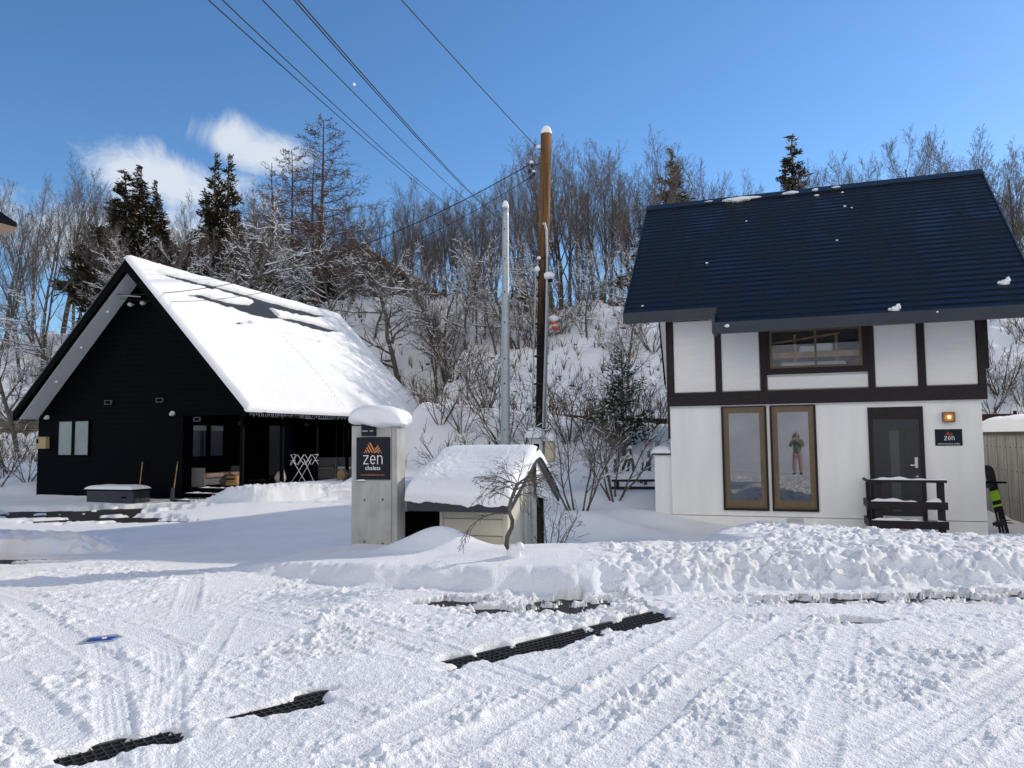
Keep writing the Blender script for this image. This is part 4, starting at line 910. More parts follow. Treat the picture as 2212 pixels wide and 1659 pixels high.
X_ = np.where(ed < .004, ap + dn.x * V - .0, X_)
P = np.stack([X_, U, Z_], -1); grid_obj('roof_snow', P, 'snow_soft', HL)
m = MB()                                                            # ridge lip, left slope snow edge
vs = []; n_ = 80
for i in range(n_ + 1):
    y = BE * i / n_; w_ = .02 * math.sin(i * .9) + .02 * math.sin(i * 2.3)
    for (x, z) in ((ap + .10, zap + .02), (ap + .11, zap + .02 + w_), (ap, zap + .17 + w_), (ap - .12, zap + .02), (ap - .16, zap - .16)): vs.append((x, y, z))
m.add(vs, [(i * 5 + j, i * 5 + 5 + j, i * 5 + 6 + j, i * 5 + 1 + j) for i in range(n_) for j in range(4)] + [(0, 1, 2, 3, 4), tuple(n_ * 5 + 4 - j for j in range(5))]); m.build('ridge_snow', 'snow_soft', HL, True)
k = MB(); k.prism([(e0 - .02, .05, zev + .09), (e0 + .0, .05, zev + .2), (ap - .1, .05, zap + .02), (ap - .05, .05, zap + .0)], (0, BE - .1, 0)); k.build('left_slope_snow', 'snow_soft', HL)
# meter box on gable
x0, zt = LWp(-26.8, 1.89); x1, zb = LWp(-26.28, 1.44)
mb_ = empty('meter_box', WL(0, 18.5, 0), -YL, 'beige electricity meter box on the black gable wall left of the window', 'meter box')
m = MB(); m.bbox(x0, x1, yb - .16, yb - .001, zb, zt, .02); m.build('case', 'beige', mb_)
m = MB(); m.box(x0 + .05, x0 + .14, yb - .165, yb - .161, zb + .18, zb + .32); m.build('dial', 'black', mb_)

# things on and by the porch, placed on the deck
DK = .222
def deckpt(px, py, z=DK): return at_z(px, py, z)
def onL(name, p, label, cat, rz=0, group=None): return empty(name, p, -YL + rz, label, cat, group)
p = WL(-17.0, 20.6, DK)
sf_ = onL('outdoor_sofa', p, 'brown cushioned sofa against the porch wall, beneath the porch window', 'sofa', math.pi / 2)
m = MB(); m.bbox(-.9, .9, -.0, .75, .05, .25, .02).bbox(-.95, -.88, 0, .75, .0, .6, .02).bbox(.88, .95, 0, .75, .0, .6, .02); m.build('frame', 'sofa_grey', sf_)
for x in (-.87, .01):
    m = MB(); m.bbox(x, x + .86, -.75 + .72, .72, .26, .42, .05); m.build('seat_cushion', 'sofa', sf_, True)
    m = MB(); m.bbox(x, x + .86, .55, .75, .43, .92, .06); m.build('back_cushion', 'sofa', sf_, True)
p = at_z(500, 1048, DK)
bx = onL('cardboard_box', p, 'open cardboard box with bold printed letters on the front of the porch', 'box', .25)
m = MB(); m.box(-.27, .27, -.2, .2, 0, .30); m.prism([(-.27, -.2, .30), (-.2, -.32, .36), (.2, -.32, .36), (.27, -.2, .30)], (0, .004, .004)); m.build('carton', 'card', bx)
m = MB(); m.box(-.12, .2, -.204, -.201, .17, .23); m.box(-.05, .15, -.204, -.201, .10, .12); m.build('print', 'timber', bx)
p = at_z(607, 1046, DK)
bg_ = onL('plastic_bag', p, 'bulging pale plastic sack just right of the cardboard box', 'bag')
m = MB(); blob(m, (0, 0, .2), (.2, .17, .22), 77); blob(m, (.06, 0, .42), (.06, .05, .06), 78); m.build('sack', mat('sack', (.5, .42, .38), .5, .4, bump=.6, bscale=9), bg_, True)
p = at_z(652, 1044, DK)
dr_ = onL('drying_rack', p, 'folding rack of crossed white bars standing open on the porch', 'rack', .1)
m = MB(); wq = .22
for k in range(4):
    x = -.44 + k * .27
    m.tube([(x, 0, .62), (x + wq, 0, .95)], .009, 6); m.tube([(x + wq, .02, .62), (x, .02, .95)], .009, 6); 
for k in range(3):
    x = -.44 + k * .27; m.tube([(x + .03, .0, .60), (x + .25, .0, .95)], .008, 6)
m.tube([(-.4, 0, 0), (.12, 0, .75)], .011, 6); m.tube([(.15, .02, 0), (-.35, .02, .75)], .011, 6); m.tube([(.3, .3, 0), (-.1, .3, .8)], .01, 6); m.tube([(-.3, .3, 0), (.2, .3, .8)], .01, 6)
for z in (.95, .75): m.tube([(-.42, 0, z), (-.42, .3, z)], .008, 6); m.tube([(.45, 0, z), (.45, .3, z)], .008, 6)
m.build('bars', 'white', dr_)
for i, (px, lab) in enumerate(((700, 'grey wicker armchair on the porch behind the folding rack'), (722, 'grey armchair on the porch between the folding rack and the cut log'))):
    p = at_z(px - 5, 1036, DK) + nL * (.3 + .5 * i)
    c_ = onL('armchair', p, lab, 'chair', .4, 'porch armchairs')
    m = MB(); m.bbox(-.33, .33, -.3, .3, .02, .34, .02).bbox(-.4, -.33, -.3, .34, .0, .58, .02).bbox(.33, .4, -.3, .34, .0, .58, .02); m.build('frame', 'sofa_grey', c_)
    m = MB(); m.bbox(-.33, .33, .24, .34, .345, .78, .02); m.build('backrest', 'sofa_grey', c_)
    m = MB(); m.bbox(-.32, .32, -.3, .235, .345, .43, .03); m.build('cushion', 'linen' if i else 'sofa', c_, True)
p = at_z(739, 1038, DK)
lg = onL('cut_log', p, 'short round log with its pale sawn face turned outward on the porch edge', 'log', -.2)
m = MB(); m.tube([(0, -.06, .20), (0, .10, .20)], .195, 24); m.build('trunk', 'bark', lg)
m = MB()
m.tube([(0, -.07, .20), (0, -.061, .20)], .18, 24); lgf = m.build('sawn_face', 'terracotta', lg)
p = at_z(762, 1036, DK) + nL * .6
wb = onL('wooden_crate', p, 'narrow upright wooden crate at the far end of the porch', 'crate')
m = MB(); m.bbox(-.14, .14, -.14, .14, 0, .5, .01); 
for z in (.1, .25, .4): m.box(-.145, .145, -.146, -.141, z, z + .03)
m.build('boards', 'card', wb)
# storage box with snow on the lid
x0, z_ = LWp(-22.6, .1); x1, _ = LWp(-20.45, .1)
sx = onL('storage_box', WL((x0 + x1) / 2, 18.1, 0), 'low dark storage chest with snow on its lid before the black gable wall', 'storage box')
hw = (x1 - x0) / 2 - .05
m = MB(); m.bbox(-hw, hw, -.3, .35, -.5, .22, .01); m.build('chest', 'hut_trim', sx)
m = MB(); m.bbox(-hw - .03, hw + .03, -.33, .38, .221, .26, .01); m.build('lid', 'black', sx)
m = MB(); m.box(hw - .45, hw - .25, -.305, -.3005, 0, .05); m.build('latch', 'black', sx)
cap('snow_slab', -hw - .05, hw - .0, -.36, .4, .26, .11, sx, seed=14, pw=8)
# shovels
def shovel(x, D, label, rz, blade, tilt):
    r = onL('snow_shovel', WL(x, D, -.12), label, 'shovel', rz, 'snow shovels by the black chalet')
    tl = math.radians(tilt); R = Matrix.Rotation(tl, 3, 'X')
    m = MB(); m.tube([R @ Vector((0, 0, .3)), R @ Vector((0, 0, 1.15))], .015, 6); m.build('shaft', 'wood_lt', r)
    m = MB(); m.tube([R @ Vector((-.07, 0, 1.17)), R @ Vector((.07, 0, 1.17))], .016, 6); m.tube([R @ Vector((-.06, 0, 1.17)), R @ Vector((0, 0, 1.08)), R @ Vector((.06, 0, 1.17))], .012, 6); m.build('grip', 'black_rubber', r)
    m = MB(); vs = []
    for i in range(7):
        for j in range(7):
            u_, v_ = i / 6 - .5, j / 6; vs.append(R @ Vector((u_ * .34 * (1 - .25 * v_), -.06 * (1 - 4 * u_ * u_) - .02 * v_, v_ * .38)))
    m.add(vs, [(i * 7 + j, i * 7 + j + 1, i * 7 + 8 + j, i * 7 + 7 + j) for i in range(6) for j in range(6)]); b_ = m.build('blade', blade, r, True)
    md = b_.modifiers.new('s', 'SOLIDIFY'); md.thickness = .006
shovel(-18.9, 18.95, 'blue and white bladed snow shovel stuck in the snow beside the storage chest', .3, 'blue', -10)
shovel(-17.35, 18.7, 'snow shovel with a dark blade and pale wooden shaft at the porch corner', -.5, 'dk_box', -7)

# blue scraper lying on the lot
p = at_z(218, 1377, .07)
sc = empty('snow_scraper', (p.x, p.y, tz(p.x, p.y) - .004), .43, 'flat blue plastic scraper blade lying on the snow at the left of the lot', 'scraper')
m = MB(); R = Matrix.Rotation(math.radians(4), 3, 'X')
m.prism([(-.19, -.055, 0), (.12, -.09, .0), (.20, .0, .005), (.14, .10, .01), (-.12, .09, .01)], (0, 0, .012)); m.build('blade', 'pale_plastic', sc)
m = MB(); m.prism([(-.12, -.05, .0125), (.10, -.07, .0125), (.16, -.005, .0135), (-.10, .02, .0135)], (0, 0, .012)); m.build('face', 'blue', sc)
sc.scale = (.8, .9, 1)
m = MB(); m.prism([(.01, -.055, .025), (.05, -.06, .025), (.055, -.01, .026), (.015, -.005, .026)], (0, 0, .002)); m.build('label_patch', 'white', sc)
# ------------------------------------------------------------------ poles and cables
def dome(mb, c, r, h, n=14):
    vs = [Vector(c) + Vector((r * math.cos(p) * math.cos(a), r * math.cos(p) * math.sin(a), h * math.sin(p))) for p in [i * math.pi / 12 for i in range(6)] for a in [2 * math.pi * j / n for j in range(n)]] + [Vector(c) + Vector((0, 0, h))]
    fs = [(i * n + j, i * n + (j + 1) % n, i * n + n + (j + 1) % n, i * n + n + j) for i in range(5) for j in range(n)] + [(5 * n + j, 5 * n + (j + 1) % n, 6 * n) for j in range(n)]
    mb.add(vs, fs)
pb, pt = at_depth(1162, 925, 20), at_depth(1180, 291, 20)
pb.z = .1
WP = empty('wooden_pole', pb, 0, 'tall weathered wooden utility pole with a snow cap, behind the low hut', 'utility pole')
dv = pt - pb
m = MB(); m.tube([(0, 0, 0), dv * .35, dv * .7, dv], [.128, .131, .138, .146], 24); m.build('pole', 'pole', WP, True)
m = MB(); dome(m, dv, .155, .24); m.build('snow_cap', 'snow_soft', WP, True)
def rel(px, py, dy=0): return at_depth(px, py, 20 + dy) - pb
m = MB(); m.tube([rel(1176, 482, -.2), rel(1180, 497, -.2), rel(1182, 560, -.2), rel(1180, 700, -.2), rel(1173, 925, -.18)], .032, 8); m.tube([rel(1184, 640, -.14), rel(1182, 760, -.16), rel(1178, 925, -.16)], .022, 6); m.tube([rel(1172, 485, -.2), rel(1176, 482, -.2)], .03, 8)
m.tube([rel(1157, 590, -.12), rel(1157, 620, -.1), rel(1148, 925, -.1)], .02, 6); m.build('conduit', 'galv', WP)
m = MB()
for y in (560, 640, 700, 770, 830, 880):
    cx = 1180 - (y - 291) * 18 / 634; P_ = rel(cx, y); m.tube([P_ + Vector((0, 0, -.02)), P_ + Vector((0, 0, .02))], .155, 18)
m.build('strap', 'black_rubber', WP)
m = MB()
for (x, y) in ((1149, 357), (1144, 369), (1153, 375), (1147, 382)):
    P_ = rel(x, y, -.2); q = MB(); q.tube([P_ - Vector((0, 0, .06)), P_ + Vector((0, 0, .03))], [.045, .03], 8); q.build('insulator', 'black_rubber', WP)
m.tube([rel(1147, 360, -.15), rel(1172, 352, 0)], .012, 5); m.tube([rel(1160, 321, -.1), rel(1172, 321, 0)], .03, 6); m.tube([rel(1180, 606, -.1), rel(1192, 606, -.2)], .05, 8); m.tube([rel(1160, 600, -.1), rel(1164, 600, 0)], .04, 8)
m.build('bracket', 'black_rubber', WP)
m = MB()
for i, (x, y, r_) in enumerate(((1148, 351, .05), (1153, 371, .045), (1163, 318, .06), (1186, 596, .12), (1160, 582, .08), (1164, 558, .05))):
    blob(m, rel(x, y, -.2), (r_, r_, r_ * .9), i)
m.build('snow_lump', 'snow_soft', WP, True)
bz_ = empty('warning_siren', at_depth(1196, 702, 20) , 0, 'small red and white horn shaped siren with snow on top fixed to the wooden pole', 'siren')
m = MB(); m.tube([(-.10, 0, .05), (.02, 0, .05)], .03, 8); m.tube([(.03, -.0, .12), (.03, 0, -.09), (.03, 0, -.13)], [.05, .10, .17], 14); m.build('horn', 'red', bz_)
m = MB(); m.tube([(.03, 0, .0), (.03, 0, -.05)], [.085, .105], 14); m.box(-.12, -.02, -.04, .04, -.2, -.02); m.build('band', 'grey_box', bz_)
m = MB(); blob(m, (-.02, 0, .16), (.16, .1, .09), 5); m.build('snow_cap', 'snow_soft', bz_, True)
eb = empty('meter_cabinet', at_depth(1160, 985, 19.4), -YR, 'white meter cabinet with snow on top at the foot of the wooden pole', 'cabinet')
m = MB(); m.bbox(-.19, .17, -.12, .12, -1.1, .45, .01); m.build('case', 'grey_box', eb)
m = MB(); m.box(-.04, .10, -.128, -.121, .12, .30); m.build('window', 'black', eb)
cap('snow_cap', -.26, .2, -.2, .2, .45, .26, eb, n=30, seed=4)
ec = empty('junction_box', at_depth(1188, 985, 19.3), -YR, 'cream rounded junction box with snow on top to the right of the white meter cabinet', 'junction box')
m = MB(); m.bbox(-.11, .13, -.1, .1, -.16, .40, .05); m.build('case', 'beige_lt', ec)
cap('snow_cap', -.13, .15, -.13, .13, .37, .2, ec, n=26, seed=6)
mbm, mt_ = at_depth(1090, 950, 18), at_depth(1092, 452, 18); mbm.z = -.1
MP = empty('steel_pole', mbm, 0, 'tapering galvanised steel pole with a snow tip, rising behind the low hut', 'utility pole')
dv2 = mt_ - mbm
m = MB(); nseg = 40; m.tube([dv2 * (i / nseg) for i in range(nseg + 1)], [.125 - .05 * i / nseg for i in range(nseg + 1)], 24); m.build('pole', 'galv', MP, True)
m = MB(); m.tube([dv2, dv2 + Vector((0, 0, .04))], .08, 16); m.build('collar', 'galv', MP)
m = MB(); dome(m, dv2 + Vector((0, 0, .04)), .082, .17); m.build('snow_cap', 'snow_soft', MP, True)
m = MB()
for i, f_ in enumerate((.12, .27, .42, .5, .62, .72, .83, .93)):
    c_ = dv2 * f_; rr_ = .125 - .05 * f_; m.tube([c_ + Vector((-.02, -rr_ - .006, 0)), c_ + Vector((-.02, -rr_ + .02, 0))], .018, 8)
m.build('bolt_holes', 'black', MP)
def cable(A, B, rad, sag, label, group='overhead cables'):
    m = MB(); n = 40; pts = []
    for i in range(n + 1):
        t_ = i / n; p = A.lerp(B, t_) - Vector((0, 0, sag * 4 * t_ * (1 - t_))); pts.append(p - A)
    m.tube(pts, rad, 5); o = m.build('power_cable', 'black_rubber', None, True); o.location = A; tag(o, label, 'cable', group); return o
def ext(p, q, k): return p + (p - q) * k
for i, (x0, x1, y1, lab) in enumerate(((466, 1020, 480, 'lowest left of the overhead cables crossing the sky'), (495, 1035, 490, 'second overhead cable from the left crossing the sky'),
        (580, 1075, 485, 'third overhead cable from the left, with a small bright clip on it'), (647, 1085, 478, 'fourth overhead cable from the left, closely paired with a second one'), (655, 1093, 484, 'right hand one of the two closely paired overhead cables'))):
    A = at_depth(x0, -2, 11 + i * .2); B = at_depth(x1, y1, 52); cable(ext(A, B, .1), B, .013 if i > 2 else .011, .35, lab)
cl = at_depth(765, 183, 17.2)
m = MB(); blob(m, (0, 0, 0), (.03, .03, .04), 2); o = m.build('cable_clip', 'white'); o.location = cl; tag(o, 'tiny bright clip hanging on an overhead cable in the middle of the sky', 'clip')
A = at_depth(871, -2, 12); B = at_depth(1161, 320, 20); cable(ext(A, B, .5), B, .011, .05, 'right hand overhead cable running down to the top of the wooden pole')
cable(at_depth(1150, 352, 19.8), brk, .012, .9, 'service cable sloping from the wooden pole down to the bracket on the black gable')
cable(at_depth(1148, 382, 19.8), brk + Vector((.12, 0, -.12)), .008, 1.15, 'thinner lower service cable between the wooden pole and the black gable')

# ------------------------------------------------------------------ stone wall, path edge, distant things
sw = empty('stone_wall', WR(-46, 30.3, 0), -YR, 'rough coursed stone retaining wall with snow on top, behind the black chalet on the left', 'wall')
m = MB(); r_ = random.Random(5)
for row in range(7):
    x = 0
    while x < 24:
        w_ = r_.uniform(.7, 1.5); z0 = -.2 + row * .52; dd = r_.uniform(-.05, .05); m.bbox(x, x + w_ - .03, dd, .8, z0, z0 + .5, .04); x += w_
m.build('courses', 'rock', sw)
cap('snow_cap', -.3, 24.3, -.2, 1.2, 3.45, .4, sw, n=60, pw=8, seed=33)
rf = empty('path_rail', (0, 0, 0), 0, 'long low rust dark rail edging the path across the slope behind the poles', 'rail')
m = MB(); m2 = MB(); n_ = 40
def railz(a): return float(np.interp(a, [-16, -13.5, -5.9, -3.9, 20], [3.1, 2.93, 2.27, 2.2, 2.1]))
for i in range(n_):
    a_, b_ = -13.3 + 22 * i / n_, -13.3 + 22 * (i + 1) / n_
    p, q = WR(a_, 26.9, railz(a_)), WR(b_, 26.9, railz(b_)); m.prism([p + Vector((0, 0, -.14)), q + Vector((0, 0, -.14)), q + Vector((0, 0, .07)), p + Vector((0, 0, .07))], nR * .1)
    if i % 4 == 0: m2.tube([p - Vector((0, 0, .4)) + nR * .16, p + Vector((0, 0, .16)) + nR * .16], .05, 6)
m.build('beam', 'rail_rust', rf); m2.build('stakes', 'rail_rust', rf)
m = MB()
for i in range(3):
    a_ = -10 + 6.3 * i
    pts = []
nb = empty('neighbour_eave', at_depth(37, 478, 12), -.3, 'corner of a peach coloured eave poking in at the left edge of the picture', 'building')
m = MB(); m.prism([(-6, 0, 3.6), (0, 0, -.03), (0, 0, -.10), (-6, 0, 3.50)], (0, -6, 0)); m.build('roof', 'black', nb)
m = MB(); m.prism([(-6, .02, 3.48), (0, .02, -.11), (-.17, .02, -.19), (-.5, .02, -.19), (-6, .02, 3.1)], (0, -6, 0)); m.build('soffit', 'peach', nb)
m = MB(); m.box(-5, -1.6, -5.5, -.8, -3.9, .9); m.build('wall', 'peach', nb)
# large building among the trees on the hill
hb = empty('hill_building', (-13.6, 66, 7), 0, 'big brown gabled building with an orange roof edge glimpsed through the trees on the hill', 'building')
m = MB(); m.prism([(-9.4, 0, -1), (9.0, 0, -1), (9.0, 0, 5.6), (0, 0, 11.2), (-9.4, 0, 5.4)], (0, 12, 0)); m.build('wall', 'hillwall', hb)
m = MB(); m.prism([(0, -.5, 11.9), (9.8, -.5, 5.75), (9.8, -.5, 5.45), (0, -.5, 11.5)], (0, 13, 0)); m.prism([(0, -.5, 11.9), (0, -.5, 11.5), (-9.8, -.5, 5.45), (-9.8, -.5, 5.75)], (0, 13, 0)); m.build('roof', 'hillroof', hb)
m = MB(); m.prism([(.3, -.4, 11.86), (9.7, -.4, 5.96), (9.7, -.4, 5.84), (.3, -.4, 11.70)], (0, 12.8, 0)); m.build('roof_snow', 'snow', hb)
for i in range(4):
    for z in (1.2, 4.2):
        m = MB(); m.box(-6.6 + i * 3.8, -5.0 + i * 3.8, -.06, -.005, z, z + 1.5); m.build('window', 'grey_box', hb)
xs = np.linspace(-260, 60, 80); ys = np.linspace(0, 1, 30)
XM, TM = np.meshgrid(xs, ys); hM = interp(XM, [(-260, 70), (-225, 84), (-200, 74), (-170, 60), (-120, 40), (0, 20), (60, 15)])
ZM = -10 + (hM + 12 * fbm(XM, TM * 200, 40, 4, 5)) * TM ** .8 ; YM = 330 + 160 * TM
fm = mat('far_forest', (.42, .46, .52), .95, .1, col2=(.11, .12, .13), vscale=.12, detail=10)
tag(grid_obj('distant_mountain', np.stack([XM, YM, ZM], -1), fm), kind='structure')
# haze-free clear winter air, so no haze volume

# ------------------------------------------------------------------ vegetation
class Tree:
    def __init__(s, seed): s.r = random.Random(seed); s.br = []      # (pts, radii, level)
    def rv(s):
        return Vector((s.r.gauss(0, 1), s.r.gauss(0, 1), s.r.gauss(0, 1)))
    def branch(s, p, d, L, r0, lvl, P):
        n = P['seg'][lvl]; pts = [p.copy()]; rad = [r0]; d = d.normalized(); st = L / n
        for i in range(n):
            d = (d + s.rv() * P['wander'][lvl] + Vector((0, 0, P['up'][lvl]))).normalized(); p = p + d * st; pts.append(p.copy()); rad.append(max(r0 * (1 - (1 - P['end']) * (i + 1) / n), P.get('min', .005)))
        s.br.append((pts, rad, lvl))
        if lvl + 1 >= len(P['seg']): return
        k = P['kids'][lvl]; k = max(1, int(k * s.r.uniform(.75, 1.25)))
        for j in range(k):
            t_ = P['start'][lvl] + (1 - P['start'][lvl]) * ((j + s.r.random()) / k); fi = min(t_ * n, n - .001); i = int(fi); fr = fi - i
            q = pts[i].lerp(pts[i + 1], fr); dd = (pts[i + 1] - pts[i]).normalized(); rr_ = rad[i] * (1 - fr) + rad[i + 1] * fr
            az = s.r.uniform(0, 2 * math.pi); side = dd.orthogonal().normalized(); side = Matrix.Rotation(az, 3, dd) @ side
            ang = math.radians(s.r.uniform(*P['ang'][lvl])); nd = dd * math.cos(ang) + side * math.sin(ang)
            prof = P['prof'](t_) if lvl == 0 and 'prof' in P else (1 - .45 * t_)
            s.branch(q, nd, L * P['ratio'][lvl] * prof * s.r.uniform(.7, 1.2), min(rr_ * P['rr'], rr_ * .95), lvl + 1, P)
        # continue the tip
    def meshes(s, barkmat, snow=.6, snow_lv=3, name='tree', heavy=1.0, sides=(7, 5, 4, 3, 3)):
        tr, bb, sn = MB(), MB(), MB(); r = s.r
        for pts, rad, lv in s.br:
            (tr if lv == 0 else bb).tube(pts, rad, sides[min(lv, 4)], cap=False)
            if lv <= snow_lv and snow > 0:
                run = []
                for i in range(len(pts)):
                    dd = (pts[min(i + 1, len(pts) - 1)] - pts[max(i - 1, 0)]).normalized()
                    if i == 0: on = r.random() < snow
                    elif r.random() < .07: on = not on
                    ok = abs(dd.z) < .88 and on
                    if ok:
                        h = heavy * (.010 + rad[i] * .8) * r.uniform(.6, 1.4) * (1 - .5 * abs(dd.z)); run.append((pts[i] + Vector((0, 0, rad[i] * .6 + h * .45)), h))
                    if (not ok or i == len(pts) - 1):
                        if len(run) > 1: sn.tube([a for a, b in run], [b * (.4 if k in (0, len(run) - 1) else 1) for k, (a, b) in enumerate(run)], 4, cap=False)
                        run = []
        return tr, bb, sn
def make_mesh(mb, m, nm):
    me = bpy.data.meshes.new(nm); me.from_pydata(mb.v, [], mb.f); me.materials.append(MT[m]); me.polygons.foreach_set('use_smooth', [True] * len(me.polygons)); return me
PROTO = {}
def proto(key, parts): PROTO[key] = parts
TALL = dict(seg=[7, 7, 5, 4, 2], wander=[.04, .06, .08, .10, .1], up=[.02, .09, .08, .06, .04], kids=[13, 12, 7, 4], start=[.36, .22, .15, .15], ang=[(14, 36), (18, 42), (22, 50), (25, 55)], ratio=[.56, .46, .45, .5], rr=.52, end=.25, min=.005)
for i in range(4):
    t_ = Tree(100 + i); P = dict(TALL); P['wander'] = [.03 + .015 * i, .06, .08, .1, .1]
    t_.branch(Vector((0, 0, 0)), Vector((.05 * (i - 1), 0, 1)), 10, .15, 0, P)
    t_.branch(Vector((.1, .1, 0)), Vector((.20, .1 - .1 * i, 1)), 9.2, .11, 0, dict(P, kids=[10, 10, 6, 3]))
    if i % 2: t_.branch(Vector((-.1, .1, 0)), Vector((-.24, .05, 1)), 8.4, .09, 0, dict(P, kids=[8, 9, 6, 3]))
    a, b, c = t_.meshes('bark', .35, 2, heavy=.7); proto('bare%d' % i, [('trunk', make_mesh(a, 'bark', 'trunk')), ('crown', make_mesh(b, 'twig', 'crown')), ('snow', make_mesh(c, 'snow_branch', 'snow'))])
SPREAD = dict(seg=[7, 8, 6, 4, 2], wander=[.09, .13, .15, .16, .2], up=[.03, .05, .03, .02, .0], kids=[16, 11, 7, 3], start=[.15, .12, .12, .15], ang=[(32, 68), (25, 55), (25, 55), (25, 55)], ratio=[.58, .42, .40, .42], rr=.55, end=.28)
for i in range(4):
    t_ = Tree(300 + i); t_.branch(Vector((0, 0, 0)), Vector((.12 * (i - 1.5), .05, 1)), 8.5, .16, 0, SPREAD)
    a, b, c = t_.meshes('bark', .62, 3, heavy=1.2); proto('snowy%d' % i, [('trunk', make_mesh(a, 'bark', 'trunk')), ('crown', make_mesh(b, 'twig', 'crown')), ('snow', make_mesh(c, 'snow_branch', 'snow'))])
LARCH = dict(seg=[10, 6, 4, 2], wander=[.015, .08, .15, .2], up=[.02, .07, .02, 0], kids=[66, 20, 5], start=[.2, .12, .2], ang=[(72, 98), (30, 65), (30, 70)], ratio=[.33, .30, .35], rr=.33, end=.12, min=.008, prof=lambda t_: 1.25 - 1.1 * t_)
for i in range(2):
    t_ = Tree(500 + i); t_.branch(Vector((0, 0, 0)), Vector((0, 0, 1)), 13, .17, 0, LARCH); t_.branch(Vector((1.0, .4, 0)), Vector((.02, 0, 1)), 11.5, .13, 0, dict(LARCH, kids=[38, 8, 3]))
    a, b, c = t_.meshes('larch', .14, 2, heavy=.8); proto('larch%d' % i, [('trunk', make_mesh(a, 'larch', 'trunk')), ('crown', make_mesh(b, 'larch', 'crown')), ('snow', make_mesh(c, 'snow_branch', 'snow'))])
def conifer(seed, H, R, n_wh, dens, leaf, matn, barkn='bark', snow=.06, open_=.0, z0=.15, pw=.8):
    r = random.Random(seed); tr = MB(); tr.tube([(0, 0, 0), (0, 0, H * .5), (0, 0, H * .97)], [.02 * H, .011 * H, .002 * H], 7); V_, F_ = [], []; sn = MB(); br = MB()
    n_wh = int(n_wh * .75); dens = dens * 1.2
    for w in range(n_wh):
        f = (w + r.random()) / n_wh; f = 1 - (1 - f) ** .62; z = H * (z0 + (1 - z0) * f); rad = R * (1 - f) ** pw * r.uniform(.5, 1.2) + .05
        if r.random() < open_: continue
        az = r.uniform(0, 6.283); d = Vector((math.cos(az), math.sin(az), r.uniform(-.1, .35))); L_ = rad
        br.tube([(0, 0, z), Vector((0, 0, z)) + d * L_ * .8], [.02, .006], 3, cap=False)
        for k in range(int(dens * (L_ + .25))):
            t_ = r.uniform(.25, 1) ** .7; t_ = round(t_ * 3 + r.uniform(-.35, .35)) / 3 if r.random() < .8 else t_; c = Vector((0, 0, z + .35 * L_ * t_ * t_)) + d * L_ * t_ + Vector((r.gauss(0, .13), r.gauss(0, .13), r.gauss(0, .11))) * (.5 + L_ * .3)
            dr_ = (d + Vector((r.gauss(0, .5), r.gauss(0, .5), r.gauss(0, .35) + .25))).normalized(); sd_ = dr_.cross(Vector((r.gauss(0, 1), r.gauss(0, 1), r.gauss(0, 1)))).normalized()
            l_ = leaf * r.uniform(.6, 1.4) * (.55 + .6 * (1 - f)); w_ = l_ * .15; b_ = len(V_)
            V_ += [c - sd_ * w_, c + sd_ * w_, c + dr_ * l_ * .6 + sd_ * w_ * .9, c + dr_ * l_, c + dr_ * l_ * .6 - sd_ * w_ * .9]; F_.append((b_, b_ + 1, b_ + 2, b_ + 3, b_ + 4))
            if r.random() < snow: sn.tube([c + Vector((0, 0, .03)), c + dr_ * l_ * .5 + Vector((0, 0, .04))], [.035, .02], 4)
    fo = MB(); fo.add(V_, F_); return [('trunk', make_mesh(tr, barkn, 'trunk')), ('branches', make_mesh(br, barkn, 'branches')), ('foliage', make_mesh(fo, matn, 'foliage'))] + ([('snow', make_mesh(sn, 'snow_branch', 'snow'))] if sn.v else [])
proto('cedar0', conifer(1, 11, 2.2, 300, 62, .26, 'cedar', z0=.12, pw=1.15)); proto('cedar1', conifer(2, 11, 2.0, 280, 62, .24, 'cedar', z0=.15, pw=1.35)); proto('cedar2', conifer(3, 12, 2.6, 300, 56, .3, 'cedar', z0=.1, snow=.1, pw=1.15))
proto('yew', conifer(5, 4.2, 1.05, 130, 26, .16, 'yew', snow=.14, z0=.10))
SHR = dict(seg=[6, 5, 4, 2], wander=[.12, .16, .2, .2], up=[.05, .07, .06, .02], kids=[7, 6, 4], start=[.3, .2, .2], ang=[(20, 45), (25, 55), (25, 60)], ratio=[.55, .5, .5], rr=.62, end=.3)
for i in range(3):
    t_ = Tree(700 + i)
    for k in range(6 + i):
        az = k * 1.1; t_.branch(Vector((math.cos(az) * .12, math.sin(az) * .12, 0)), Vector((math.cos(az) * .55, math.sin(az) * .4, 1)), 2.6, .032, 0, SHR)
    a, b, c = t_.meshes('bark', .25, 2, heavy=.9); proto('shrub%d' % i, [('trunk', make_mesh(a, 'bark_pale', 'trunk')), ('crown', make_mesh(b, 'twig', 'crown')), ('snow', make_mesh(c, 'snow_branch', 'snow'))])
BUSH = dict(seg=[5, 4, 2], wander=[.14, .2, .25], up=[.04, .03, 0], kids=[5, 4], start=[.25, .2], ang=[(20, 50), (25, 60)], ratio=[.5, .5], rr=.6, end=.3)
for i in range(2):
    t_ = Tree(800 + i)
    for k in range(9):
        az = k * .9; t_.branch(Vector((math.cos(az) * .1, math.sin(az) * .1, 0)), Vector((math.cos(az) * .7, math.sin(az) * .6, 1)), 1.5, .016, 0, BUSH)
    a, b, c = t_.meshes('bark', .5, 1, heavy=.7); a.v, b.v; bb = MB(); bb.add(a.v, a.f); bb.add(b.v, b.f); proto('bush%d' % i, [('branches', make_mesh(bb, 'brush', 'branches')), ('snow', make_mesh(c, 'snow_branch', 'snow'))])
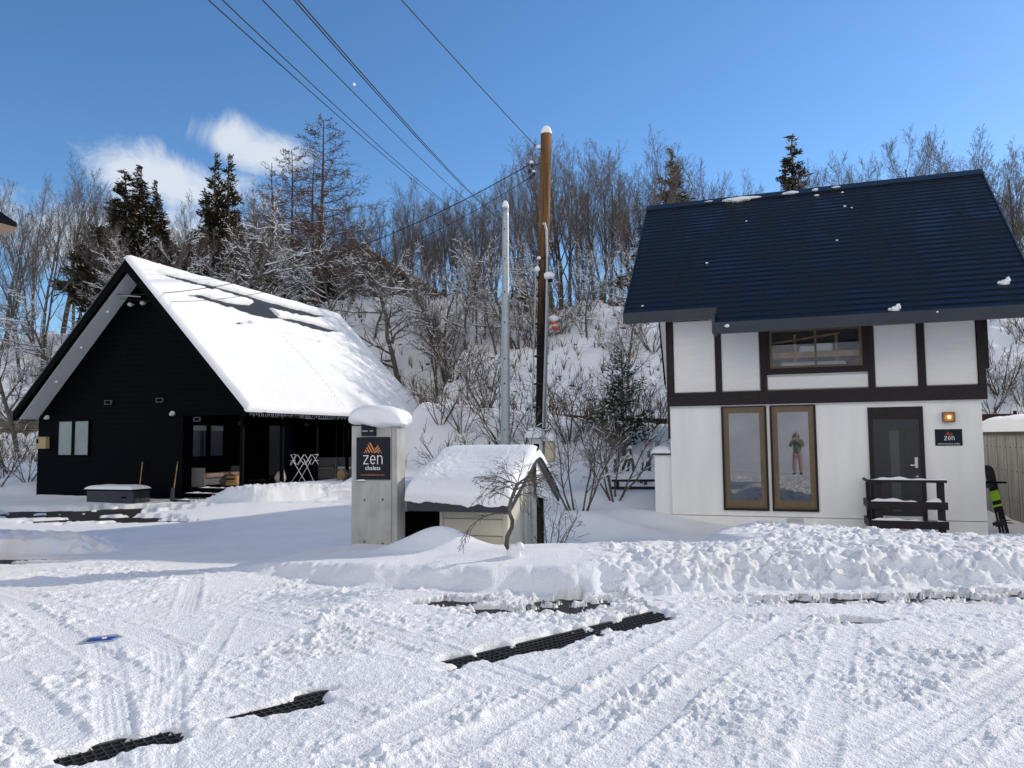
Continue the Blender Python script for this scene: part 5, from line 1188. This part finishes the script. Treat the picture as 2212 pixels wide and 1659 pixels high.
def plant(key, name, X, Y, sc_, rz, label, cat, group=None, dz=-.1, sx=1.0, tilt=0):
    r = empty(name, (X, Y, tz(X, Y) + dz), rz, label, cat, group); r.scale = (sc_ * sx, sc_ * sx, sc_); r.rotation_euler.x = tilt
    for nm, me in PROTO[key]:
        o = bpy.data.objects.new(nm, me); COL.objects.link(o); o.parent = r
    return r
rt = random.Random(3)
def at(px, py_, Y): return (px - 1106) / 1658 * Y
def top_scale(key, px, ytop, Y, H):
    X = at(px, 0, Y); zt = CAMZ + (947 - ytop) / 1658 * Y; return (zt - tz(X, Y)) / H
H_ = {k: max(v.co.z for _, me in PROTO[k] for v in me.vertices) for k in PROTO}
def tree_to(key, name, px, ytop, Y, label, cat='tree', group=None, sx=1.0, rz=None):
    X = at(px, 0, Y); sc_ = top_scale(key, px, ytop, Y, H_[key]); return plant(key, name, X, Y, sc_, rt.uniform(0, 6.28) if rz is None else rz, label, cat, group, sx=sx)
ORD = ['first', 'second', 'third', 'fourth', 'fifth', 'sixth', 'seventh', 'eighth', 'ninth', 'tenth', 'eleventh', 'twelfth', 'thirteenth', 'fourteenth', 'fifteenth', 'sixteenth']
def nth(lab, k, n): return lab + ', ' + ('leftmost of its row' if k == 0 else 'rightmost of its row' if k == n - 1 else ORD[k] + ' from the left')
# named individuals: (proto, name, photo x, photo y of the top, distance, label)
for a in (('larch0', 'larch_tree', 680, 232, 42, 'tallest bare larch, brown twigged, above the middle of the black chalet', 1.3),
          ('larch1', 'larch_tree', 628, 285, 46, 'shorter bare larch just left of the tallest larch', 1.15),
          ('cedar0', 'cedar_tree', 258, 342, 50, 'broad dark cedar at the left end of the ridge with rusty foliage, left of two', 1.5),
          ('cedar1', 'cedar_tree', 292, 332, 49, 'pointed dark cedar right beside the broad rusty cedar on the left', 1.45),
          ('cedar1', 'cedar_tree', 327, 366, 52, 'shorter slim dark cedar to the right of the pair on the left of the ridge', 1.1),
          ('cedar1', 'cedar_tree', 455, 305, 52, 'slim spire shaped cedar in front of the cloud, left of the two spires', 1.05),
          ('cedar1', 'cedar_tree', 485, 308, 53, 'slim spire shaped cedar in front of the cloud, right of the two spires', 1.05),
          ('cedar2', 'cedar_tree', 1463, 299, 52, 'dense dark cedar standing left above the blue roof ridge', 1.15),
          ('cedar1', 'cedar_tree', 1731, 275, 55, 'narrow dark cedar rising above the middle of the blue roof ridge', 1.3),
          ('cedar2', 'cedar_tree', 575, 470, 50, 'dark brown cedar behind the snowy branches over the roof of the black chalet', 1.1),
          ('cedar0', 'cedar_tree', 1128, 560, 47, 'half hidden dark cedar on the slope between the two poles', .8),
          ('cedar2', 'cedar_tree', 400, 480, 48, 'dark cedar low among snowy branches above the apex of the black chalet', 1.0),
          ('cedar2', 'cedar_tree', 505, 430, 49, 'bulky dark cedar below the two spire shaped cedars', 1.1),
          ('cedar0', 'cedar_tree', 960, 600, 55, 'dark cedar beside the gable of the hill building', 1.0)):
    tree_to(a[0], a[1], a[2], a[3], a[4], a[5], 'tree', sx=a[6])
tree_to('snowy1', 'snowy_tree', 868, 450, 38, 'wide spreading tree loaded with snow just behind the right end of the black chalet roof', sx=1.05, rz=.4)
tree_to('snowy2', 'snowy_tree', 1360, 600, 30, 'crooked tree with heavily snowed branches close to the left of the white cabin', sx=.9)
tree_to('snowy0', 'snowy_tree', 40, 600, 40, 'small snow covered tree in front of the stone wall at the far left')
tree_to('snowy3', 'snowy_tree', 960, 560, 38, 'snow laden tree halfway between the spreading tree and the steel pole')
tree_to('snowy3', 'snowy_tree', 470, 400, 40, 'snow dusted spreading tree above the upper part of the chalet roof', sx=1.1)
tree_to('snowy2', 'snowy_tree', 590, 430, 39, 'snow dusted crooked tree in front of the larches', sx=1.1, rz=2)
tree_to('snowy1', 'snowy_tree', 350, 440, 40, 'snow dusted tree directly over the gable peak of the black chalet', rz=3.5)
tree_to('snowy0', 'snowy_tree', 740, 480, 40, 'snow dusted tree behind the bare stripes of the chalet roof', rz=1)
tree_to('snowy0', 'snowy_tree', 1010, 690, 32, 'small snowy tree low on the slope left of the steel pole', sx=.9, rz=5)
tree_to('snowy1', 'snowy_tree', 2230, 480, 36, 'snow lined tree at the right edge behind the blue roof', rz=2.2)
tree_to('snowy3', 'snowy_tree', 2195, 430, 44, 'tall tree with snowy branches past the right end of the blue roof')
p = at_z(1250, 1082, .35)
plant('shrub0', 'ornamental_tree', p.x, p.y, .80, 1.0, 'many stemmed leafless garden tree on the snow mound right of the low hut', 'tree', dz=-.12, sx=.95)
plant('shrub1', 'ornamental_tree', 2.45, 18.6, .8, 2.0, 'slender leafless garden tree behind the many stemmed one, next to the white cabin', 'tree', dz=-.12)
plant('yew', 'yew_tree', at(1345, 0, 23.5), 23.5, .85, 0, 'small dark green evergreen hung with snow between the leafless garden tree and the white cabin', 'tree')
for k, (px, yt, Y) in enumerate(sorted(((345, 500, 47), (430, 520, 45), (545, 540, 46), (640, 520, 47), (705, 560, 46), (760, 590, 45), (240, 500, 47), (600, 600, 44), (480, 590, 44), (385, 590, 45), (1140, 620, 45), (700, 640, 43)))):
    tree_to('cedar%d' % (k % 3), 'thicket_evergreen', px, yt, Y, nth('dark evergreen low in the snowy thicket on the slope', k, 12), 'tree', 'dark evergreens low in the thicket', sx=1.2)
# ridge and slope trees
zones = [(-260, 230, 'bare tree at the far left beyond the rusty cedars', 15, (320, 400)), (230, 600, 'bare deciduous tree over the black chalet gable', 12, (385, 460)), (600, 850, 'bare deciduous tree among the larches', 12, (400, 470)),
         (850, 1050, 'bare tree between the larches and the steel pole', 13, (370, 440)), (1050, 1165, 'bare deciduous tree between the two utility poles', 6, (310, 380)), (1165, 1430, 'tall bare tree between the wooden pole and blue roof', 14, (285, 350)),
         (1430, 1800, 'bare tree crown above the left half of the blue roof', 11, (320, 400)), (1800, 2110, 'bare tree crown above the right half of the blue roof', 9, (250, 350)), (2110, 2480, 'bare tree beyond the right end of the blue roof', 9, (260, 340))]
for (x0, x1, lab, n, (y0, y1)) in zones:
    for k in range(n):
        px = x0 + (x1 - x0) * (k + rt.uniform(.1, .9)) / n; Y = rt.uniform(43, 60); key = 'bare%d' % rt.randrange(4)
        yt = rt.uniform(y0, y1) + (rt.random() < .25) * 60; tree_to(key, 'bare_tree', px, yt, Y, nth(lab, k, n), 'tree', lab.replace('tree crown', 'tree crowns').replace('tree ', 'trees ', 1), sx=rt.uniform(.75, 1.05))
zones2 = [(0, 240, 'snow streaked tree on the slope behind the stone wall', 4, (520, 640)), (240, 880, 'snow streaked tree close behind the black chalet roof', 13, (450, 600)), (880, 1170, 'snow streaked tree on the slope around the steel pole', 16, (480, 640)), (1170, 1420, 'snow streaked tree on the slope right of the wooden pole', 14, (480, 640)), (2130, 2330, 'snow streaked slope tree past the right cabin wall', 3, (520, 620))]
for (x0, x1, lab, n, (y0, y1)) in zones2:
    for k in range(n):
        px = x0 + (x1 - x0) * (k + rt.uniform(.1, .9)) / n; Y = rt.uniform(40, 48) if px < 880 else rt.uniform(36, 46); key = ('snowy%d' if rt.random() < .75 else 'bare%d') % rt.randrange(4)
        tree_to(key, 'slope_tree', px, rt.uniform(y0, y1), Y, nth(lab, k, n), 'tree', lab.replace('tree ', 'trees ', 1), sx=rt.uniform(.75, 1.05))
for k, (x_, y_, key) in enumerate(((1.5, -24, 'snowy1'), (5.5, -27, 'cedar2'), (9, -23, 'bare1'))):
    plant(key, 'mirrored_tree', x_, y_, .9, k, ('snowy tree', 'dark conifer', 'bare tree')[k] + ' behind the photographer, seen only mirrored in the glazed doors', 'tree')
# bushes
for (x0, x1, Y0, Y1, lab, n) in ((900, 1160, 24, 30, 'leafless bush on the bank left of the wooden pole', 9), (1190, 1440, 22, 29, 'leafless bush on the bank right of the wooden pole', 9), (-40, 75, 26, 35, 'leafless bush left of the black chalet', 4), (900, 1440, 32, 40, 'leafless bush on the snowy slope above the path rail', 16), (880, 1440, 38, 44, 'leafless bush near the top of the snowy slope', 16), (2125, 2280, 26, 36, 'leafless bush on the slope above the concrete store', 6)):
    for k in range(n):
        Y = rt.uniform(Y0, Y1); plant('bush%d' % rt.randrange(2), 'bush', at(x0 + (x1 - x0) * (k + rt.uniform(.1, .9)) / n, 0, Y), Y, rt.uniform(.7, 1.5), rt.uniform(0, 6), nth(lab, k, n), 'bush', lab.replace('bush ', 'bushes ', 1), dz=-.05)
p = WR(-3.2, 12.75, 0); plant('bush0', 'bush', at(1183, 0, 11.6), 11.6, .55, 1, 'thin leafless twigs sticking out of the snow right behind the gable of the low hut', 'bush')
# weeping twisted shrub before the hut
r_ = Tree(41); b0 = Vector((0, 0, 0)); X0, Y0 = at(1108, 0, 8.95), 8.95; z0 = tz(X0, Y0)
def rp(x, y, dy=0): return at_depth(x, y, Y0 + dy) - Vector((X0, Y0, z0 - .03))
main = [Vector((0, 0, -.1)), rp(1108, 1212), rp(1102, 1190), rp(1094, 1178), rp(1096, 1160), rp(1106, 1140), rp(1107, 1125), rp(1101, 1110), rp(1100, 1095), rp(1104, 1080), rp(1112, 1060), rp(1116, 1050), rp(1122, 1043)]
tm = MB(); tm.tube(main, [.035, .032, .03, .028, .027, .026, .025, .022, .02, .02, .02, .022, .015], 7)
W_ = dict(seg=[7, 5, 3], wander=[.16, .2, .25], up=[-.10, -.10, -.06], kids=[7, 4], start=[.2, .2], ang=[(15, 40), (20, 45)], ratio=[.5, .5], rr=.6, end=.35, min=.0022)
for i, (x, y) in enumerate([(1104, 1080)] * 3 + [(1112, 1060)] * 5 + [(1118, 1047)] * 12):
    az = i * 2.4; r_.branch(rp(x, y), Vector((math.cos(az), math.sin(az) * .6, .55)), .5, .006, 0, W_)
r_.branch(rp(1101, 1110), Vector((-1, -.1, .35)), .7, .009, 0, dict(W_, wander=[.1, .2, .25], up=[-.16, -.1, -.05]))
a, b, c = r_.meshes('bark', .12, 0)
wsr = empty('weeping_shrub', (X0, Y0, z0 - .03), 0, 'small twisted weeping tree with bare hanging twigs in front of the low hut', 'shrub')
tm.build('trunk', 'bark', wsr, True); q = MB(); q.add(a.v, a.f); q.add(b.v, b.f); q.build('twigs', 'bark', wsr, True)
m = MB(); blob(m, rp(1110, 1192), (.07, .06, .10), 3); blob(m, rp(1122, 1182), (.06, .05, .05), 8); blob(m, rp(1116, 1200), (.05, .05, .06), 9); m.build('snow_clump', 'snow_soft', wsr, True)
# row of snow capped stakes and half buried bench in the garden
st0 = None; r_ = random.Random(8)
for k in range(9):
    px = 1312 + k * 11 + r_.uniform(-3, 3); Y = 21.5 + r_.uniform(-.5, .5); X = at(px, 0, Y); z = tz(X, Y); h = r_.uniform(.5, .95)
    o = empty('garden_stake', (X, Y, z - .1), r_.uniform(-.3, .3), nth('dark crooked snow capped stake beside the evergreen', k, 9), 'stake', 'snow capped stakes in the garden')
    m = MB(); m.tube([(0, 0, 0), (r_.uniform(-.05, .05), 0, h * .6), (r_.uniform(-.14, .14), 0, h + .1)], [.05, .045, .035], 7); m.build('post', 'bark', o)
    m2 = MB(); tp = m.v[-4]; dome(m2, (tp[0], tp[1], h + .09), .065, .10); m2.build('snow_cap', 'snow_soft', o, True)
bn = empty('garden_bench', WR(-3.55, 19.6, tz(*WR(-3.55, 19.6, 0)[:2]) - .02), -YR + .2, 'dark timber bench half buried in snow beside the left wall of the white cabin', 'bench')
m = MB(); m.bbox(-.75, .75, -.25, .15, .30, .36, .01); m.build('seat', 'timber', bn)
for x in (-.6, .6):
    m = MB(); m.bbox(x - .04, x + .04, -.22, .12, -.3, .299, .01); m.build('leg', 'timber', bn)
m = MB(); m.bbox(-.75, .75, -.24, -.20, .1, .18, .01); m.build('stretcher', 'timber', bn)
cap('snow_cap', -.78, .74, -.27, .17, .36, .2, bn, n=30, seed=12)
# round snow covered bush at far left
p = at_z(57, 1003, .3)
o = empty('snowed_bush', (p.x * .86, p.y * .86, tz(p.x * .86, p.y * .86)), 0, 'small round lump of snow on a stump left of the black chalet corner', 'stump')
m = MB(); m.tube([(0, 0, -.2), (0, 0, .25)], .12, 8); m.build('stump', 'bark', o); m = MB(); blob(m, (0, 0, .3), (.28, .25, .3), 4); m.build('snow_cap', 'snow_soft', o, True)
# dry stalks poking through the snow of the slope: countless
ug = MB(); r_ = random.Random(9)
cand = [(r_.uniform(-30, 30), r_.uniform(24, 58)) for _ in range(7500)]
CX = np.array([[c[0] for c in cand]]); CY = np.array([[c[1] for c in cand]]); CZ = terrain(CX, CY)[0]
for (X, Y), Z in zip(cand, CZ):
    if WR(0, 0, 0).x or True:
        aL_ = X * eL.x + Y * eL.y; DL_ = X * nL.x + Y * nL.y; a_ = X * eR.x + Y * eR.y; D_ = X * nR.x + Y * nR.y
        if (DL_ < 32 and -25 < aL_ < -13.5) or (-4.6 < a_ < 5 and D_ < 29) or (4.6 < a_ and D_ < 27): continue
        if D_ < 27 and r_.random() < .8: continue
        for k in range(r_.choice((2, 3, 5))):
            h = r_.uniform(.15, .8); dx, dy = r_.gauss(0, .35), r_.gauss(0, .35); ug.tube([(X, Y, Z - .05), (X + dx * h * .5, Y + dy * h * .5, Z + h * .7), (X + dx * h, Y + dy * h, Z + h * r_.uniform(.6, 1))], [.012, .008, .003], 3, cap=False)
o = ug.build('undergrowth', 'brush', None, recalc=False); tag(o, 'dry brown stalks poking through the snow on the wooded slope', 'undergrowth', kind='stuff')
rk = MB()
for k in range(240):
    X, Y = r_.uniform(-14, 16), r_.uniform(30, 44); a_ = X * eR.x + Y * eR.y
    if X * nR.x + Y * nR.y < 29.5: continue
    Z = tz(X, Y) if k % 1 == 0 else 0; s_ = r_.uniform(.03, .09); blob(rk, (X, Y, Z + .0), (s_ * 1.6, s_, s_ * .6), k)
o = rk.build('slope_debris', 'brush', None, recalc=False); tag(o, 'dark clods and dead leaves showing through the snow of the slope', 'undergrowth', kind='stuff')
# ------------------------------------------------------------------ the photographer, mirrored in the glazed door
pr = empty('person', (0, -.42, tz(0, -.42)), 0, 'person in knitted hat, olive jacket and pink trousers, mirrored in the right glazed door', 'person')
def skin(name, pts, edges, rad, m, parent, sub=2):
    me = bpy.data.meshes.new(name); me.from_pydata(pts, edges, []); o = bpy.data.objects.new(name, me); COL.objects.link(o)
    sk_ = o.modifiers.new('s', 'SKIN'); me.skin_vertices[0].data if me.skin_vertices else None
    if not me.skin_vertices:
        bm = bmesh.new(); bm.from_mesh(me); bm.verts.layers.skin.verify(); bm.to_mesh(me); bm.free()
    for i, r__ in enumerate(rad): me.skin_vertices[0].data[i].radius = r__ if isinstance(r__, tuple) else (r__, r__)
    me.skin_vertices[0].data[0].use_root = True
    ss_ = o.modifiers.new('u', 'SUBSURF'); ss_.levels = sub; ss_.render_levels = sub
    me2 = bpy.data.meshes.new_from_object(o.evaluated_get(bpy.context.evaluated_depsgraph_get())); bpy.data.objects.remove(o)
    me2.materials.clear(); me2.materials.append(MT[m]); me2.polygons.foreach_set('use_smooth', [True] * len(me2.polygons))
    q = bpy.data.objects.new(name, me2); COL.objects.link(q); q.parent = parent; return q
MT['skin'] = mat('skin', (.55, .34, .25), .6, .3); MT['jacket'] = mat('jacket', (.22, .22, .17), .85, .2, bump=.3); MT['pink'] = mat('pink_trousers', (.50, .32, .34), .85, .2, bump=.2); MT['knit'] = mat('knit', (.5, .47, .42), .95, .1, bump=.8, bscale=80); MT['hair'] = mat('hair', (.05, .03, .02), .7, .3)
body_p = [(0, 0, .92), (0, 0, 1.12), (0, .0, 1.32), (0, 0, 1.44), (0, .01, 1.50), (0, .03, 1.585), (0, .03, 1.68), (-.18, 0, 1.39), (-.27, .06, 1.17), (-.09, .27, 1.44), (-.05, .33, 1.56), (.18, 0, 1.39), (.27, .06, 1.17), (.09, .27, 1.44), (.05, .33, 1.56), (-.10, 0, .86), (-.12, .02, .48), (-.13, -.01, .09), (-.13, .13, .04), (.10, 0, .86), (.12, .02, .48), (.13, -.01, .09), (.13, .13, .04)]
body_e = [(0, 1), (1, 2), (2, 3), (3, 4), (4, 5), (5, 6), (3, 7), (7, 8), (8, 9), (9, 10), (3, 11), (11, 12), (12, 13), (13, 14), (0, 15), (15, 16), (16, 17), (17, 18), (0, 19), (19, 20), (20, 21), (21, 22)]
body_r = [(.14, .10), (.13, .095), (.155, .10), (.08, .07), .05, (.072, .085), (.062, .075), .058, .045, .032, .024, .058, .045, .032, .024, .085, .055, .042, .038, .085, .055, .042, .038]
skin('body', body_p, body_e, body_r, 'skin', pr)
jp = [(0, 0, .86), (0, 0, 1.1), (0, 0, 1.32), (0, 0, 1.42), (0, 0, 1.47), (-.19, 0, 1.39), (-.28, .06, 1.17), (-.11, .24, 1.41), (.19, 0, 1.39), (.28, .06, 1.17), (.11, .24, 1.41)]
skin('jacket', jp, [(0, 1), (1, 2), (2, 3), (3, 4), (3, 5), (5, 6), (6, 7), (3, 8), (8, 9), (9, 10)], [(.19, .15), (.18, .14), (.19, .14), (.12, .10), .08, .08, .07, .055, .08, .07, .055], 'jacket', pr)
tp_ = [(0, 0, .95), (-.10, 0, .84), (-.13, .02, .48), (-.14, 0, .12), (.10, 0, .84), (.13, .02, .48), (.14, 0, .12)]
skin('trousers', tp_, [(0, 1), (1, 2), (2, 3), (0, 4), (4, 5), (5, 6)], [(.16, .12), .11, .085, .08, .11, .085, .08], 'pink', pr)
for sx_ in (-1, 1):
    skin('boot', [(sx_ * .14, -.03, .10), (sx_ * .14, -.02, .05), (sx_ * .14, .15, .045)], [(0, 1), (1, 2)], [.065, .06, .055], 'black_rubber', pr, 1)
    for k in range(4):
        skin('finger', [(sx_ * .052, .335, 1.56 + k * .018), (sx_ * .062, .352, 1.565 + k * .018), (sx_ * .05, .362, 1.568 + k * .018), (sx_ * .03, .362, 1.57 + k * .018)], [(0, 1), (1, 2), (2, 3)], [.009, .009, .008, .007], 'skin', pr, 1)
    skin('thumb', [(sx_ * .05, .325, 1.55), (sx_ * .045, .335, 1.53), (sx_ * .025, .335, 1.54)], [(0, 1), (1, 2)], [.011, .010, .008], 'skin', pr, 1)
m = MB()
for (x, y, z, r__) in ((-.028, .103, 1.645, .011), (.028, .103, 1.645, .011)): m.tube([(x, y - .01, z), (x, y + .006, z)], [r__, r__ * .5], 8)
m.tube([(-.022, .108, 1.585), (0, .113, 1.583), (.022, .108, 1.585)], .005, 6); m.build('eyes_and_mouth', 'hair', pr)
m = MB(); m.tube([(0, .10, 1.65), (0, .125, 1.612), (0, .105, 1.605)], [.008, .013, .009], 8)
for sx_ in (-1, 1): m.tube([(sx_ * .078, .02, 1.60), (sx_ * .088, .02, 1.625), (sx_ * .08, .02, 1.65)], [.01, .014, .01], 8)
m.build('nose_and_ears', 'skin', pr, True)
m = MB(); dome(m, Vector((0, .03, 1.66)), .098, .13, 20); m.tube([(0, .03, 1.645), (0, .03, 1.68)], .102, 20); m.build('hat', 'knit', pr, True)
m = MB(); m.tube([(0, -.02, 1.66), (0, -.04, 1.56), (0, -.05, 1.42)], [.085, .09, .06], 12); m.build('hair', 'hair', pr, True)
ph = empty('phone', (0, -.075, 1.65), 0, 'dark phone held level in both hands by the person mirrored in the glazed door', 'phone')
m = MB(); m.bbox(-.04, .04, -.008, 0, -.075, .075, .003); m.build('case', 'black_rubber', ph)
#PART4
